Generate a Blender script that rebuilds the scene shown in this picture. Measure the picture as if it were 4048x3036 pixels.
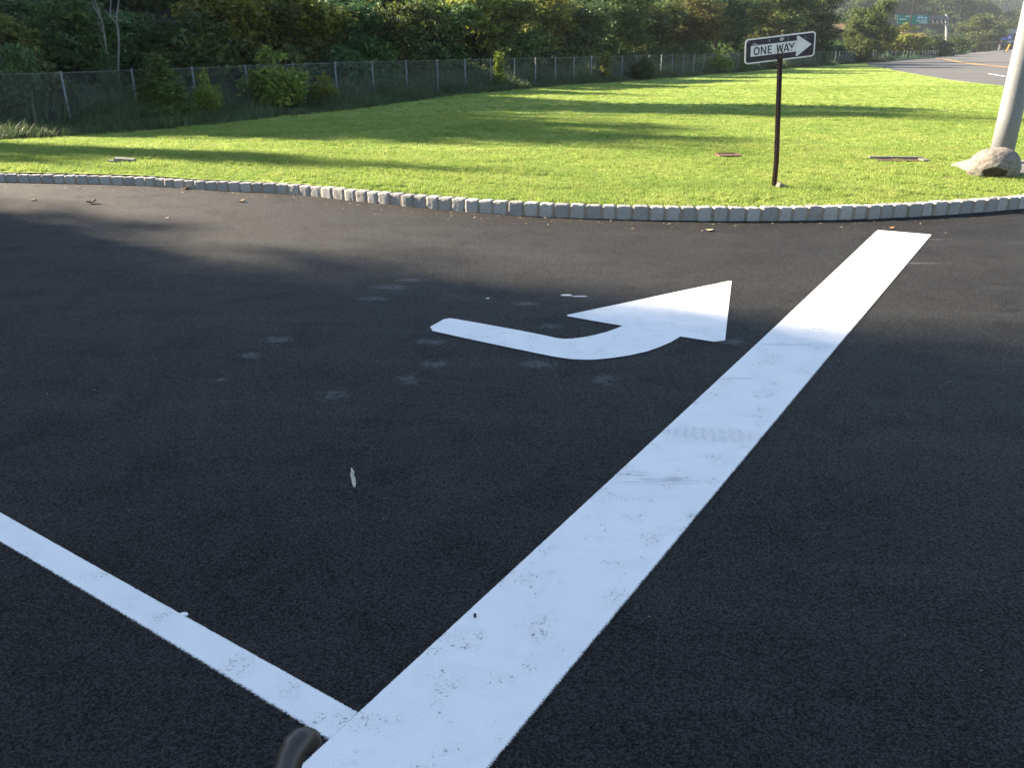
import bpy, bmesh, math, random
import numpy as np
from mathutils import Vector, Matrix, geometry
R = math.radians
S = bpy.context.scene
for o in list(bpy.data.objects): bpy.data.objects.remove(o)
COL = S.collection
rng = np.random.default_rng(11); random.seed(11)

# ------------------------------------------------------------------ camera, sky, sun, exposure
F, CX, CY, HC = 3180.0, 2024.0, 1518.0, 2.3
PIT = math.atan((CY - 188) / F); CP, SP = math.cos(PIT), math.sin(PIT)
cam = bpy.data.cameras.new('camera'); co = bpy.data.objects.new('camera', cam); COL.objects.link(co)
cam.sensor_width = 36; cam.lens = F / 4048 * 36; cam.clip_start = .05; cam.clip_end = 6000
co.location = (0, 0, HC); co.rotation_euler = (math.pi / 2 - PIT, 0, 0); S.camera = co
SUN_AZ, SUN_EL = R(-66), R(25)
SUNV = Vector((math.sin(SUN_AZ) * math.cos(SUN_EL), math.cos(SUN_AZ) * math.cos(SUN_EL), math.sin(SUN_EL)))
W = bpy.data.worlds.new('World'); S.world = W; W.use_nodes = True
nt = W.node_tree; bg = nt.nodes['Background']; sk = nt.nodes.new('ShaderNodeTexSky')
sk.sky_type = 'NISHITA'; sk.sun_disc = False; sk.sun_elevation = SUN_EL; sk.sun_rotation = SUN_AZ
sk.air_density = 1.0; sk.dust_density = .6; sk.ozone_density = 1.15
nt.links.new(sk.outputs[0], bg.inputs[0]); bg.inputs[1].default_value = .05
sl = bpy.data.lights.new('sun', 'SUN'); sl.energy = 4.6; sl.angle = R(.6); sl.color = (1, .86, .66)
so = bpy.data.objects.new('sun', sl); COL.objects.link(so); so.rotation_euler = SUNV.to_track_quat('Z', 'Y').to_euler()
vs = S.view_settings; vs.view_transform = 'Standard'; vs.look = 'None'; vs.gamma = 1; vs.use_curve_mapping = False
vs.exposure = 2.72

# ------------------------------------------------------------------ pixel helpers (photo pixels -> world)
def ray(px, py):
    u, v = (px - CX) / F, (CY - py) / F
    return np.array([u, CP + v * SP, -SP + v * CP])
def G(px, py, z=0.0):
    d = ray(px, py); t = (z - HC) / d[2]; return (d[0] * t, d[1] * t, z)
def at(px, py, Z):
    d = ray(px, py) * Z; return (d[0], d[1], d[2] + HC)
def sstep(a, b, x):
    t = np.clip((x - a) / (b - a), 0, 1); return t * t * (3 - 2 * t)

# kerb line (foot of the stones) on the lot
KP = [(-2600, 690), (-1400, 700), (-600, 708), (0, 719), (233, 723), (434, 728), (597, 734), (760, 748), (922, 755), (1085, 762), (1200, 770), (1385, 793), (1543, 809), (1708, 825),
      (1923, 844), (2113, 855), (2366, 865), (2728, 872), (3018, 874), (3369, 868), (3667, 854), (3853, 842), (4048, 824), (4300, 800), (4800, 760)]
KG = np.array([G(*p)[:2] for p in KP])
def curb_y(x): return np.interp(x, KG[:, 0], KG[:, 1])
# fence line
F0 = np.array([-14.48, 27.7]); FD = np.array([1.328, 2.118]); FD /= np.linalg.norm(FD); NB = np.array([-FD[1], FD[0]])
def sq(x, y):
    dx, dy = x - F0[0], y - F0[1]
    return dx * FD[0] + dy * FD[1], dx * NB[0] + dy * NB[1]
def fpt(s, q): p = F0 + FD * s + NB * q; return p[0], p[1]
def lz(x, y):
    d = y - curb_y(x)
    z = .165 - .34 * sstep(1, 14, d) * sstep(1, -12, x) - .09 * sstep(12, 45, d)
    z = z + .05 * np.sin(x * .31 + y * .13) * np.sin(y * .23 - x * .07 + 1) * sstep(1.5, 7, d)
    return z
def L(px, py):
    z = .15
    for _ in range(25): x, y, _z = G(px, py, z); z = .5 * z + .5 * float(lz(x, y))
    return x, y, float(lz(x, y))
def hz(x, y):      # woodland ground behind the fence
    s, q = sq(x, y); return float(lz(x, y)) + .2 * max(q - 9, 0)
def fence_Z(px):   # axis depth of the fence along a pixel column, and s
    u = (px - CX) / F
    for_s = lambda s: (F0 + FD * s)
    lo, hi = -40, 2000
    for _ in range(60):
        m = (lo + hi) / 2; x, y = for_s(m); Zm = y * CP + 2.2 * SP
        if x / Zm < u: lo = m
        else: hi = m
    return Zm, m
# road edge near the lawn
RA = [(3435, 232), (3423, 236), (3421, 243), (3432, 257), (3456, 261), (3537, 279), (3638, 298), (3756, 318), (3960, 343), (4200, 372), (4700, 430)]
RAg = np.array([G(p[0], p[1], .02)[:2] for p in RA])
def road_x(y): return np.interp(y, RAg[::-1, 1], RAg[::-1, 0])

# ------------------------------------------------------------------ object helpers
def tag(o, label=None, cat=None, group=None, kind=None):
    if label: o['label'] = label
    if cat: o['category'] = cat
    if group: o['group'] = group
    if kind: o['kind'] = kind
    return o
def empty(name, loc, rot=(0, 0, 0)):
    o = bpy.data.objects.new(name, None); o.location = loc; o.rotation_euler = rot; o.empty_display_size = .2; COL.objects.link(o); return o
def link(name, me, m=None, parent=None, smooth=False):
    o = bpy.data.objects.new(name, me); COL.objects.link(o)
    if m and not me.materials: me.materials.append(m)
    if parent: o.parent = parent
    if smooth: me.polygons.foreach_set('use_smooth', [True] * len(me.polygons))
    return o
def pymesh(name, v, f):
    me = bpy.data.meshes.new(name); me.from_pydata([tuple(map(float, a)) for a in v], [], [tuple(a) for a in f]); me.update(); return me
def npmesh(name, v, f):                       # v (N,3), f (M,k) same-size faces
    me = bpy.data.meshes.new(name); k = f.shape[1]
    me.vertices.add(len(v)); me.vertices.foreach_set('co', v.astype(np.float32).ravel())
    me.loops.add(f.size); me.loops.foreach_set('vertex_index', f.astype(np.int32).ravel())
    me.polygons.add(len(f)); me.polygons.foreach_set('loop_start', np.arange(0, f.size, k, dtype=np.int32)); me.polygons.foreach_set('loop_total', np.full(len(f), k, np.int32))
    me.update(calc_edges=True); return me
class MB:
    def __init__(s): s.v = []; s.f = []
    def box(s, c, d, M=None):
        n = len(s.v)
        for sx in (-.5, .5):
            for sy in (-.5, .5):
                for sz in (-.5, .5):
                    p = Vector((sx * d[0], sy * d[1], sz * d[2]))
                    if M: p = M @ p
                    s.v.append(p + Vector(c))
        s.f += [tuple(n + i for i in q) for q in ((0, 1, 3, 2), (4, 6, 7, 5), (0, 4, 5, 1), (2, 3, 7, 6), (0, 2, 6, 4), (1, 5, 7, 3))]
        return s
    def bar(s, a, b, w, h=None):
        a, b = Vector(a), Vector(b); d = b - a; M = d.to_track_quat('Z', 'Y').to_matrix(); return s.box((a + b) / 2, (w, h or w, d.length), M)
    def tube(s, pts, rad, n=10, cap=True):
        pts = [Vector(p) for p in pts]; r = rad if isinstance(rad, (list, tuple)) else [rad] * len(pts); b = len(s.v); prev = None
        for i, p in enumerate(pts):
            t = (pts[min(i + 1, len(pts) - 1)] - pts[max(i - 1, 0)]).normalized()
            if prev is None: x = t.orthogonal().normalized()
            else: x = (prev - t * prev.dot(t)).normalized()
            prev = x; y = t.cross(x)
            for k in range(n):
                a = 2 * math.pi * k / n; s.v.append(p + (x * math.cos(a) + y * math.sin(a)) * r[i])
        for i in range(len(pts) - 1):
            for k in range(n): s.f.append((b + i * n + k, b + i * n + (k + 1) % n, b + (i + 1) * n + (k + 1) % n, b + (i + 1) * n + k))
        if cap: s.f.append(tuple(b + k for k in range(n))[::-1]); s.f.append(tuple(b + (len(pts) - 1) * n + k for k in range(n)))
        return s
    def prism(s, poly, y0, y1):                 # outline in x,z ; thickness along y
        n = len(poly); b = len(s.v)
        for y in (y0, y1): s.v += [Vector((p[0], y, p[1])) for p in poly]
        s.f.append(tuple(b + i for i in range(n))); s.f.append(tuple(b + n + i for i in range(n))[::-1])
        for i in range(n): j = (i + 1) % n; s.f.append((b + i, b + n + i, b + n + j, b + j))
        return s
    def build(s, name, m, parent=None, smooth=False):
        return link(name, pymesh(name, s.v, s.f), m, parent, smooth)
def clone(o, loc, rz, sc, label, group=None):
    r = o.copy(); COL.objects.link(r); r.location = loc; r.rotation_euler = (0, 0, rz); r.scale = sc if isinstance(sc, (tuple, list)) else (sc, sc, sc)
    r['label'] = label
    if group: r['group'] = group
    for ch in o.children: c = ch.copy(); COL.objects.link(c); c.parent = r
    return r

# ------------------------------------------------------------------ material helpers
class NT:
    def __init__(s, name):
        s.m = bpy.data.materials.new(name); s.m.use_nodes = True; s.t = s.m.node_tree; s.b = s.t.nodes['Principled BSDF']; s.out = s.t.nodes['Material Output']
    def n(s, typ, **kw):
        x = s.t.nodes.new('ShaderNode' + typ)
        for k, v in kw.items():
            if k.startswith('_'): setattr(x, k[1:], v)
            else:
                key = int(k[1:]) if k[0] == 'i' and k[1:].isdigit() else k.replace('__', ' ')
                if isinstance(v, bpy.types.NodeSocket): s.t.links.new(v, x.inputs[key])
                else: x.inputs[key].default_value = v
        return x
    def l(s, a, b): s.t.links.new(a, b)
    def math(s, op, a, b=0.0, c=None, clamp=False):
        kw = {'i0': a, 'i1': b}
        if c is not None: kw['i2'] = c
        x = s.n('Math', _operation=op, **kw); x.use_clamp = clamp; return x.outputs[0]
    def noise(s, vec, scale, detail=4, rough=.55, dist=0.0): return s.n('TexNoise', Vector=vec, Scale=scale, Detail=detail, Roughness=rough, Distortion=dist).outputs[0]
    def ramp(s, v, a, b, lo=0.0, hi=1.0): return s.n('MapRange', _interpolation_type='SMOOTHSTEP', i0=v, i1=a, i2=b, i3=lo, i4=hi).outputs[0]
    def mix(s, f, a, b):
        x = s.n('Mix', _data_type='RGBA')
        for k, v in ((0, f), (6, a), (7, b)):
            if isinstance(v, bpy.types.NodeSocket): s.l(v, x.inputs[k])
            else: x.inputs[k].default_value = v if k == 0 else (*v, 1)
        return x.outputs[2]
    def pos(s): return s.n('NewGeometry').outputs['Position']
    def obj(s): return s.n('TexCoord').outputs['Object']
    def scale(s, vec, sc): return s.n('Mapping', Vector=vec, Scale=sc).outputs[0]
    def bump(s, h, strength, dist): return s.n('Bump', Height=h, Strength=strength, Distance=dist).outputs[0]
    def set(s, **kw):
        for k, v in kw.items():
            k = {'col': 'Base Color', 'rough': 'Roughness', 'spec': 'Specular IOR Level', 'metal': 'Metallic', 'nor': 'Normal', 'alpha': 'Alpha'}[k]
            if isinstance(v, bpy.types.NodeSocket): s.l(v, s.b.inputs[k])
            else: s.b.inputs[k].default_value = (*v, 1) if isinstance(v, tuple) else v
        return s.m
def plain(name, col, rough=.6, var=.15, sc=20, spec=.4, metal=0, bump=0):
    t = NT(name); v = t.noise(t.obj(), sc, 5)
    c = t.mix(t.ramp(v, .3, .7), tuple(a * (1 - var) for a in col), tuple(min(a * (1 + var), 1) for a in col))
    t.set(col=c, rough=rough, spec=spec, metal=metal)
    if bump: t.set(nor=t.bump(v, bump, .01))
    return t.m

# asphalt -----------------------------------------------------------
SMUDGE = [(1545, 1135, .26, .07), (1625, 1107, .2, .05), (1700, 1350, .16, .06), (1100, 1342, .16, .07), (990, 1405, .12, .06), (870, 1500, .06, .03), (1715, 1440, .14, .07), (1620, 1500, .12, .07),
          (2130, 1440, .18, .06), (2080, 1200, .14, .05), (1480, 1180, .2, .05), (2390, 1500, .12, .08), (550, 968, .5, .04), (1320, 1560, .14, .06), (2170, 1290, .14, .05), (2900, 1350, .12, .06),
          (3640, 945, .5, .03), (3620, 1040, .35, .03)]
def asphalt():
    t = NT('asphalt'); P = t.pos()
    big = t.noise(P, .5, 4); med = t.noise(P, 3.2, 5, .6)
    streak = t.noise(t.scale(P, (.35, 2.6, 1)), 1.0, 5, .62, .6)
    streak2 = t.noise(t.scale(t.n('VectorRotate', _rotation_type='Z_AXIS', Vector=P, Angle=.1).outputs[0], (.12, 3.2, 1)), 1.0, 3, .5)
    vo = t.n('TexVoronoi', Vector=P, Scale=118.0, Randomness=1.0); vo2 = t.n('TexVoronoi', Vector=P, Scale=68.0, Randomness=1.0)
    fine = t.noise(P, 260, 3); grain = t.noise(P, 75, 4, .7)
    coarse = t.ramp(t.noise(P, 2.0, 4, .6), .46, .64)
    stone = t.math('SUBTRACT', 1.0, t.ramp(vo.outputs['Distance'], .0, .75)); stone2 = t.math('SUBTRACT', 1.0, t.ramp(vo2.outputs['Distance'], .0, .8))
    base = t.mix(t.ramp(big, .3, .7), (.0215, .0195, .0180), (.033, .030, .0278))
    base = t.mix(t.math('MULTIPLY', t.ramp(streak, .5, .72), .8), base, (.046, .043, .041))
    base = t.mix(t.math('MULTIPLY', t.ramp(streak2, .52, .68), .5), base, (.046, .043, .041))
    gap = t.math('MULTIPLY', t.ramp(vo.outputs['Distance'], .38, .72), t.math('ADD', .45, t.math('MULTIPLY', coarse, .14)))
    gap = t.math('MAXIMUM', gap, t.math('MULTIPLY', t.math('MULTIPLY', t.ramp(vo2.outputs['Distance'], .42, .75), coarse), .4))
    cell = t.n('SeparateColor', Color=vo.outputs['Color']).outputs[0]; base = t.mix(t.ramp(cell, .5, 1.0, 0, .6), base, (.045, .0435, .042)); base = t.mix(t.ramp(cell, .5, .0, 0, .6), base, (.007, .007, .007))
    base = t.mix(t.math('MULTIPLY', t.ramp(grain, .35, .7), .5), base, (.005, .005, .0053)); base = t.mix(gap, base, (.0018, .0018, .002))
    base = t.mix(t.math('MULTIPLY', t.ramp(t.n('TexVoronoi', Vector=P, Scale=42.0).outputs['Color'], .93, .99), .3), base, (.04, .039, .037))
    sm = None
    for (px, py, rx, ry) in SMUDGE:
        g = G(px, py)
        dv = t.n('VectorMath', _operation='MULTIPLY', i0=t.n('VectorMath', _operation='SUBTRACT', i0=P, i1=(g[0], g[1], 0)).outputs[0], i1=(1 / (rx * 1.5), 1 / (ry * 2.4), 0)).outputs[0]
        d = t.n('VectorMath', _operation='LENGTH', i0=dv).outputs['Value']
        k = t.ramp(d, 1.2, .1); sm = k if sm is None else t.math('MAXIMUM', sm, k)
    blot = t.ramp(t.math('ADD', t.noise(P, 15, 6, .75, .8), t.math('MULTIPLY', sm, .24)), .60, .76)
    base = t.mix(t.math('MULTIPLY', t.math('MULTIPLY', blot, sm), .8), base, (.085, .087, .09))
    h = t.math('ADD', t.math('MULTIPLY', stone, .55), t.math('MULTIPLY', t.math('MULTIPLY', stone2, coarse), .9))
    h = t.math('ADD', h, t.math('MULTIPLY', fine, .35)); h = t.math('ADD', h, t.math('MULTIPLY', grain, .8)); h = t.math('ADD', h, t.math('MULTIPLY', med, .5))
    t.set(col=base, rough=t.ramp(grain, .3, .7, .55, .72), spec=t.math('MULTIPLY', t.math('SUBTRACT', 1.0, gap), t.ramp(cell, 0, 1, .10, .30)), nor=t.bump(h, 1.0, .012)); return t.m
M_asph = asphalt()
def roadmat():
    t = NT('worn_asphalt'); P = t.pos(); n = t.noise(t.scale(P, (.05, .35, 1)), 1, 5); g = t.noise(P, 25, 4, .7)
    c = t.mix(t.ramp(n, .35, .68), (.085, .083, .083), (.115, .112, .108)); c = t.mix(t.math('MULTIPLY', t.ramp(g, .4, .7), .4), c, (.06, .059, .06))
    t.set(col=c, rough=.85, spec=.2, nor=t.bump(g, .4, .01)); return t.m
M_road = roadmat()
SMEAR = [(2490, 1880, .16, .05), (3190, 1242, .17, .055), (3290, 1125, .35, .03), (3470, 1020, .5, .03), (2560, 1905, .2, .07), (3300, 1160, .1, .015), (2640, 1905, .3, .06), (2890, 1500, .25, .03), (3080, 1365, .3, .03)]
def paint(name, fuzz):
    t = NT(name); P = t.pos()
    n1 = t.noise(P, 120, 4, .7); n2 = t.noise(P, 16, 4, .6); clus = t.ramp(t.noise(P, 5.0, 5, .6), .46, .62)
    vo = t.n('TexVoronoi', Vector=P, Scale=95.0).outputs['Distance']
    pit = t.ramp(t.math('ADD', t.math('MULTIPLY', vo, .62), t.math('MULTIPLY', clus, .30)), .685, .82)
    pit = t.math('MULTIPLY', pit, t.ramp(t.noise(P, 30, 3), .42, .6))
    dirt = t.noise(t.n('VectorRotate', _rotation_type='Z_AXIS', Vector=t.scale(P, (1.2, 4.5, 1)), Angle=.15).outputs[0], 1.5, 6, .7, 1.2); d2 = t.noise(P, 1.1, 3)
    col = t.mix(t.math('MULTIPLY', t.ramp(dirt, .5, .75), .35), (.84, .81, .77), (.66, .645, .625)); col = t.mix(t.math('MULTIPLY', t.ramp(d2, .42, .7), .4), col, (.69, .685, .68))
    spk = t.math('MULTIPLY', t.ramp(n1, .56, .70), t.math('ADD', .25, t.math('MULTIPLY', clus, .5))); col = t.mix(spk, col, (.42, .42, .42))
    sm = None
    for (px, py, rx, ry) in SMEAR:
        g = G(px, py)
        dv = t.n('VectorMath', _operation='MULTIPLY', i0=t.n('VectorMath', _operation='SUBTRACT', i0=P, i1=(g[0], g[1], 0)).outputs[0], i1=(1 / rx, 1 / ry, 0)).outputs[0]
        k = t.ramp(t.n('VectorMath', _operation='LENGTH', i0=dv).outputs['Value'], 1.1, .3); sm = k if sm is None else t.math('MAXIMUM', sm, k)
    # tyre tread print
    g = G(2830, 1725)
    rp = t.n('VectorRotate', _rotation_type='Z_AXIS', Vector=t.n('VectorMath', _operation='SUBTRACT', i0=P, i1=(g[0], g[1], 0)).outputs[0], Angle=.12).outputs[0]
    tv = t.n('TexVoronoi', Vector=t.scale(rp, (17, 30, 1)), Scale=1.0, Randomness=.25).outputs['Distance']
    msk = t.ramp(t.n('VectorMath', _operation='LENGTH', i0=t.scale(rp, (2.6, 8, 1))).outputs['Value'], 1.15, .5)
    tread = t.ramp(t.noise(t.scale(P, (5, 60, 1)), 1, 3, .6), .42, .62)
    col = t.mix(t.math('MULTIPLY', t.math('MULTIPLY', sm, tread), .62), col, (.33, .33, .33))
    col = t.mix(t.math('MULTIPLY', msk, t.ramp(tv, .38, .55, .06, .22)), col, (.46, .46, .46))
    e = t.n('Attribute', _attribute_name='edge').outputs['Fac']; fz = t.n('Attribute', _attribute_name='fuzz').outputs['Fac']
    k = t.math('DIVIDE', e, fz); k = t.math('ADD', k, t.math('MULTIPLY', t.math('SUBTRACT', n1, .5), 1.2 if fuzz else .9)); k = t.math('ADD', k, t.math('MULTIPLY', t.math('SUBTRACT', n2, .5), .25 if fuzz else .1))
    a = t.ramp(k, .25, .85); a = t.math('MULTIPLY', a, t.math('SUBTRACT', 1.0, t.math('MULTIPLY', pit, .55)))
    h = t.math('ADD', t.math('MULTIPLY', t.noise(P, 85, 4, .6), .7), t.math('MULTIPLY', t.math('MULTIPLY', clus, t.math('SUBTRACT', 1.0, vo)), .8))
    h = t.math('ADD', h, t.math('MULTIPLY', t.math('MULTIPLY', t.ramp(tv, .35, .55), msk), 1.6))
    h = t.math('SUBTRACT', h, t.math('MULTIPLY', pit, .9))
    t.set(col=col, rough=.55, spec=.35, alpha=a, nor=t.bump(h, .7, .008)); return t.m
M_paint = paint('line_paint', True); M_paint2 = paint('stencil_paint', False)
def grassmat():
    t = NT('lawn_grass'); P = t.pos(); rnd = t.n('ObjectInfo').outputs['Random']
    a = t.noise(P, .35, 4, .6); b = t.noise(t.scale(P, (1.1, .5, 1)), 1.3, 4, .65)
    c = t.mix(t.ramp(a, .3, .7), (.195, .285, .055), (.275, .352, .08)); c = t.mix(t.math('MULTIPLY', t.ramp(b, .42, .72), .6), c, (.32, .355, .088))
    c = t.mix(t.ramp(rnd, .8, 1.0, 0, .5), c, (.46, .41, .16)); c = t.mix(t.ramp(rnd, .25, 0, 0, .5), c, (.075, .13, .018))
    t.set(col=c, rough=.55, spec=.25)
    tr = t.n('BsdfTranslucent', Color=c); mx = t.n('MixShader', i0=.42, i1=t.b.outputs[0], i2=tr.outputs[0]); t.l(mx.outputs[0], t.out.inputs[0]); return t.m
M_grass = grassmat()
def lawnmat():
    t = NT('lawn_turf'); P = t.pos()
    a = t.noise(P, .35, 4, .6); b = t.noise(P, 9, 5, .7); st = t.noise(t.scale(P, (1.1, .5, 1)), 1.3, 4, .65); f = t.noise(P, 45, 3, .7)
    c = t.mix(t.ramp(a, .3, .7), (.18, .265, .052), (.25, .322, .074)); c = t.mix(t.math('MULTIPLY', t.ramp(st, .42, .72), .55), c, (.28, .315, .072))
    c = t.mix(t.math('MULTIPLY', t.ramp(b, .48, .75), .5), c, (.05, .075, .018)); c = t.mix(t.math('MULTIPLY', t.ramp(f, .5, .75), .4), c, (.055, .06, .02))
    sm = None
    for (px, py, rx, ry) in ((1560, 742, .5, .16), (2090, 700, .45, .2), (3130, 800, .4, .15), (650, 487, 2.0, .5), (3380, 740, .3, .15), (1130, 735, .4, .1), (3760, 700, .5, .2), (3420, 470, 2.5, .5), (2440, 770, .4, .15), (2700, 690, .3, .1), (2880, 845, .3, .1)):
        g = L(px, py)
        dv = t.n('VectorMath', _operation='MULTIPLY', i0=t.n('VectorMath', _operation='SUBTRACT', i0=P, i1=(g[0], g[1], 0)).outputs[0], i1=(1 / rx, 1 / ry, 0)).outputs[0]
        k = t.ramp(t.n('VectorMath', _operation='LENGTH', i0=dv).outputs['Value'], 1.2, .2); sm = k if sm is None else t.math('MAXIMUM', sm, k)
    c = t.mix(t.math('MULTIPLY', sm, t.ramp(b, .35, .6)), c, (.10, .068, .045))
    h = t.math('ADD', b, t.math('MULTIPLY', f, .6))
    t.set(col=c, rough=.9, spec=.1, nor=t.bump(h, .8, .06)); return t.m
M_lawn = lawnmat()
def leafmat(name, dark, light, hi, tr=.33):
    t = NT(name); a = t.n('Attribute', _attribute_name='rnd').outputs['Fac']; rnd = t.n('ObjectInfo').outputs['Random']; P = t.pos()
    c = t.mix(t.ramp(a, .1, .8), dark, light); c = t.mix(t.ramp(a, .84, 1.0, 0, .8), c, hi)
    c = t.mix(t.math('MULTIPLY', t.ramp(t.noise(P, .45, 3), .4, .7), .45), c, tuple(.6 * x for x in dark))
    hs = t.n('HueSaturation', Hue=t.ramp(rnd, 0, 1, .475, .52), Saturation=.95, Value=t.ramp(rnd, 0, 1, .8, 1.2), Color=c).outputs[0]
    t.set(col=hs, rough=.55, spec=.18)
    tl = t.n('BsdfTranslucent', Color=hs); mx = t.n('MixShader', i0=tr, i1=t.b.outputs[0], i2=tl.outputs[0]); t.l(mx.outputs[0], t.out.inputs[0]); return t.m
LM = {'dark': leafmat('dark_leaves', (0.034, 0.068, 0.016), (0.072, 0.125, 0.026), (0.145, 0.177, 0.039)),
      'olive': leafmat('olive_leaves', (0.050, 0.078, 0.019), (0.105, 0.131, 0.030), (0.217, 0.216, 0.041), .4),
      'blue': leafmat('cool_leaves', (0.039, 0.085, 0.030), (0.081, 0.144, 0.049), (0.131, 0.185, 0.065)),
      'lime': leafmat('yellow_green_leaves', (0.112, 0.149, 0.020), (0.223, 0.252, 0.033), (0.367, 0.327, 0.049), .45),
      'cedar': leafmat('cedar_needles', (0.050, 0.076, 0.013), (0.098, 0.137, 0.021), (0.157, 0.177, 0.033), .15),
      'rust': leafmat('brownish_leaves', (0.072, 0.063, 0.020), (0.124, 0.102, 0.028), (0.196, 0.137, 0.039)),
      'weed': leafmat('weed_leaves', (0.081, 0.115, 0.045), (0.145, 0.177, 0.077), (0.223, 0.230, 0.118))}
M_bark = plain('bark', (.085, .072, .06), .9, .35, 9, bump=.6); M_palebark = plain('pale_bark', (.12, .11, .10), .85, .25, 7, bump=.4)
def stonemat(name, a, b, sc=34, warm=(.30, .24, .18)):
    t = NT(name); O = t.obj(); rnd = t.n('ObjectInfo').outputs['Random']
    O2 = t.n('VectorMath', _operation='ADD', i0=O, i1=t.n('CombineXYZ', X=t.math('MULTIPLY', rnd, 37.0), Y=t.math('MULTIPLY', rnd, 11.0)).outputs[0]).outputs[0]
    n = t.noise(O2, sc, 6, .7); m = t.noise(O2, sc / 5, 4); sp = t.noise(O2, sc * 4, 3, .7)
    c = t.mix(t.ramp(n, .32, .66), a, b); c = t.mix(t.math('MULTIPLY', t.ramp(m, .45, .7), .5), c, warm); c = t.mix(t.math('MULTIPLY', t.ramp(sp, .55, .7), .5), c, tuple(.35 * x for x in a))
    c = t.n('HueSaturation', Value=t.ramp(rnd, 0, 1, .8, 1.12), Color=c).outputs[0]
    t.set(col=c, rough=.85, spec=.3, nor=t.bump(t.math('ADD', n, m), .9, .02)); return t.m
M_block = stonemat('granite_block', (.21, .203, .193), (.54, .525, .50), 40); M_mortar = stonemat('mortar', (.20, .165, .125), (.29, .245, .19), 60)
M_boulder = stonemat('boulder_stone', (.12, .108, .094), (.24, .215, .185), 18, (.20, .15, .11)); M_fract = stonemat('fractured_stone', (.035, .026, .018), (.075, .055, .038), 20, (.05, .036, .024))
M_conc = stonemat('concrete', (.15, .138, .122), (.21, .195, .175), 12, (.18, .165, .14))

# ------------------------------------------------------------------ ground, lot, lawn, hillside, road
def sheet(name, x0, x1, y0, y1, z, m):
    o = link(name, pymesh(name, [(x0, y0, z), (x1, y0, z), (x1, y1, z), (x0, y1, z)], [(0, 1, 2, 3)]), m); o['kind'] = 'structure'; return o
sheet('ground', -3000, 3000, -3000, 3000, -1.2, plain('earth', (.07, .085, .035), .95, .3, .05))
# lot: follows the kerb
lv, lf = [], []
xs = np.concatenate([[-60], KG[:, 0], [40]]); ys = np.concatenate([[KG[0, 1]], KG[:, 1], [KG[-1, 1] + 2]])
for x, y in zip(xs, ys): lv += [(x, -60, 0), (x, y + .12, 0)]
for i in range(len(xs) - 1): lf.append((2 * i, 2 * i + 2, 2 * i + 3, 2 * i + 1))
o = link('parking_lot', pymesh('parking_lot', lv, lf), M_asph); o['kind'] = 'structure'

def cdt_sheet(name, outline, inner, zf, m):
    ov = [Vector(p) for p in outline]; n = len(ov)
    v2 = ov + [Vector(p) for p in inner]
    r = geometry.delaunay_2d_cdt(v2, [(i, (i + 1) % n) for i in range(n)], [], 1, 1e-4)
    o = link(name, pymesh(name, [(p.x, p.y, zf(p.x, p.y)) for p in r[0]], r[2]), m, None, True); o['kind'] = 'structure'; return o
def dense(pts, step):
    out = []
    for a, b in zip(pts[:-1], pts[1:]):
        a, b = np.array(a), np.array(b); n = max(1, int(np.linalg.norm(b - a) / step))
        out += [tuple(a + (b - a) * i / n) for i in range(n)]
    return out + [tuple(pts[-1])]
RB = [(3489, 229.5), (3598, 226.5), (3689, 223.5)]
front = [(x, y + .12) for x, y in KG]
outl = dense(front, .5) + dense([(front[-1][0] + 1, front[-1][1] + .5), tuple(RAg[-1])], 2)[0:] + dense([tuple(p) for p in RAg[::-1]], 2)[1:]
outl += [G(*p, .02)[:2] for p in RB] + [fpt(330, -11), fpt(330, .5)] + dense([fpt(300, .5), fpt(-45, .5)], 4) + [(-70, KG[0, 1] + .1)]
outl = [tuple(map(float, p)) for p in outl]
inn = []
for _ in range(6000):
    y = 6 + 95 * rng.random() ** 1.6; x = (rng.random() * 2 - 1) * (8 + y * .85)
    s, q = sq(x, y)
    if y > curb_y(x) + .4 and q < .2 and x < road_x(y) - .6: inn.append((float(x), float(y)))
def lawn_z(x, y): return float(lz(x, y)) if road_x(y) - x > .5 or y < 30 else float(max(lz(x, y), .09))
cdt_sheet('lawn', outl, inn, lawn_z, M_lawn)
t = NT('leaf_litter'); P = t.pos(); t.set(col=t.mix(t.ramp(t.noise(P, 1.2, 6, .7), .35, .65), (.012, .018, .007), (.028, .026, .012)), rough=.95); M_litter = t.m
hv, hf = [], []
SS = np.linspace(-90, 420, 60); QQ = [.4, 2, 5, 9, 12, 16, 22, 30, 45, 70, 110]
for s in SS:
    for q in QQ: x, y = fpt(s, q); hv.append((x, y, hz(x, y) - (0 if q > .5 else .05)))
nq = len(QQ)
for i in range(len(SS) - 1):
    for j in range(nq - 1): a = i * nq + j; hf.append((a, a + nq, a + nq + 1, a + 1))
o = link('wooded_slope', pymesh('wooded_slope', hv, hf), M_litter, None, True); o['kind'] = 'structure'
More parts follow.
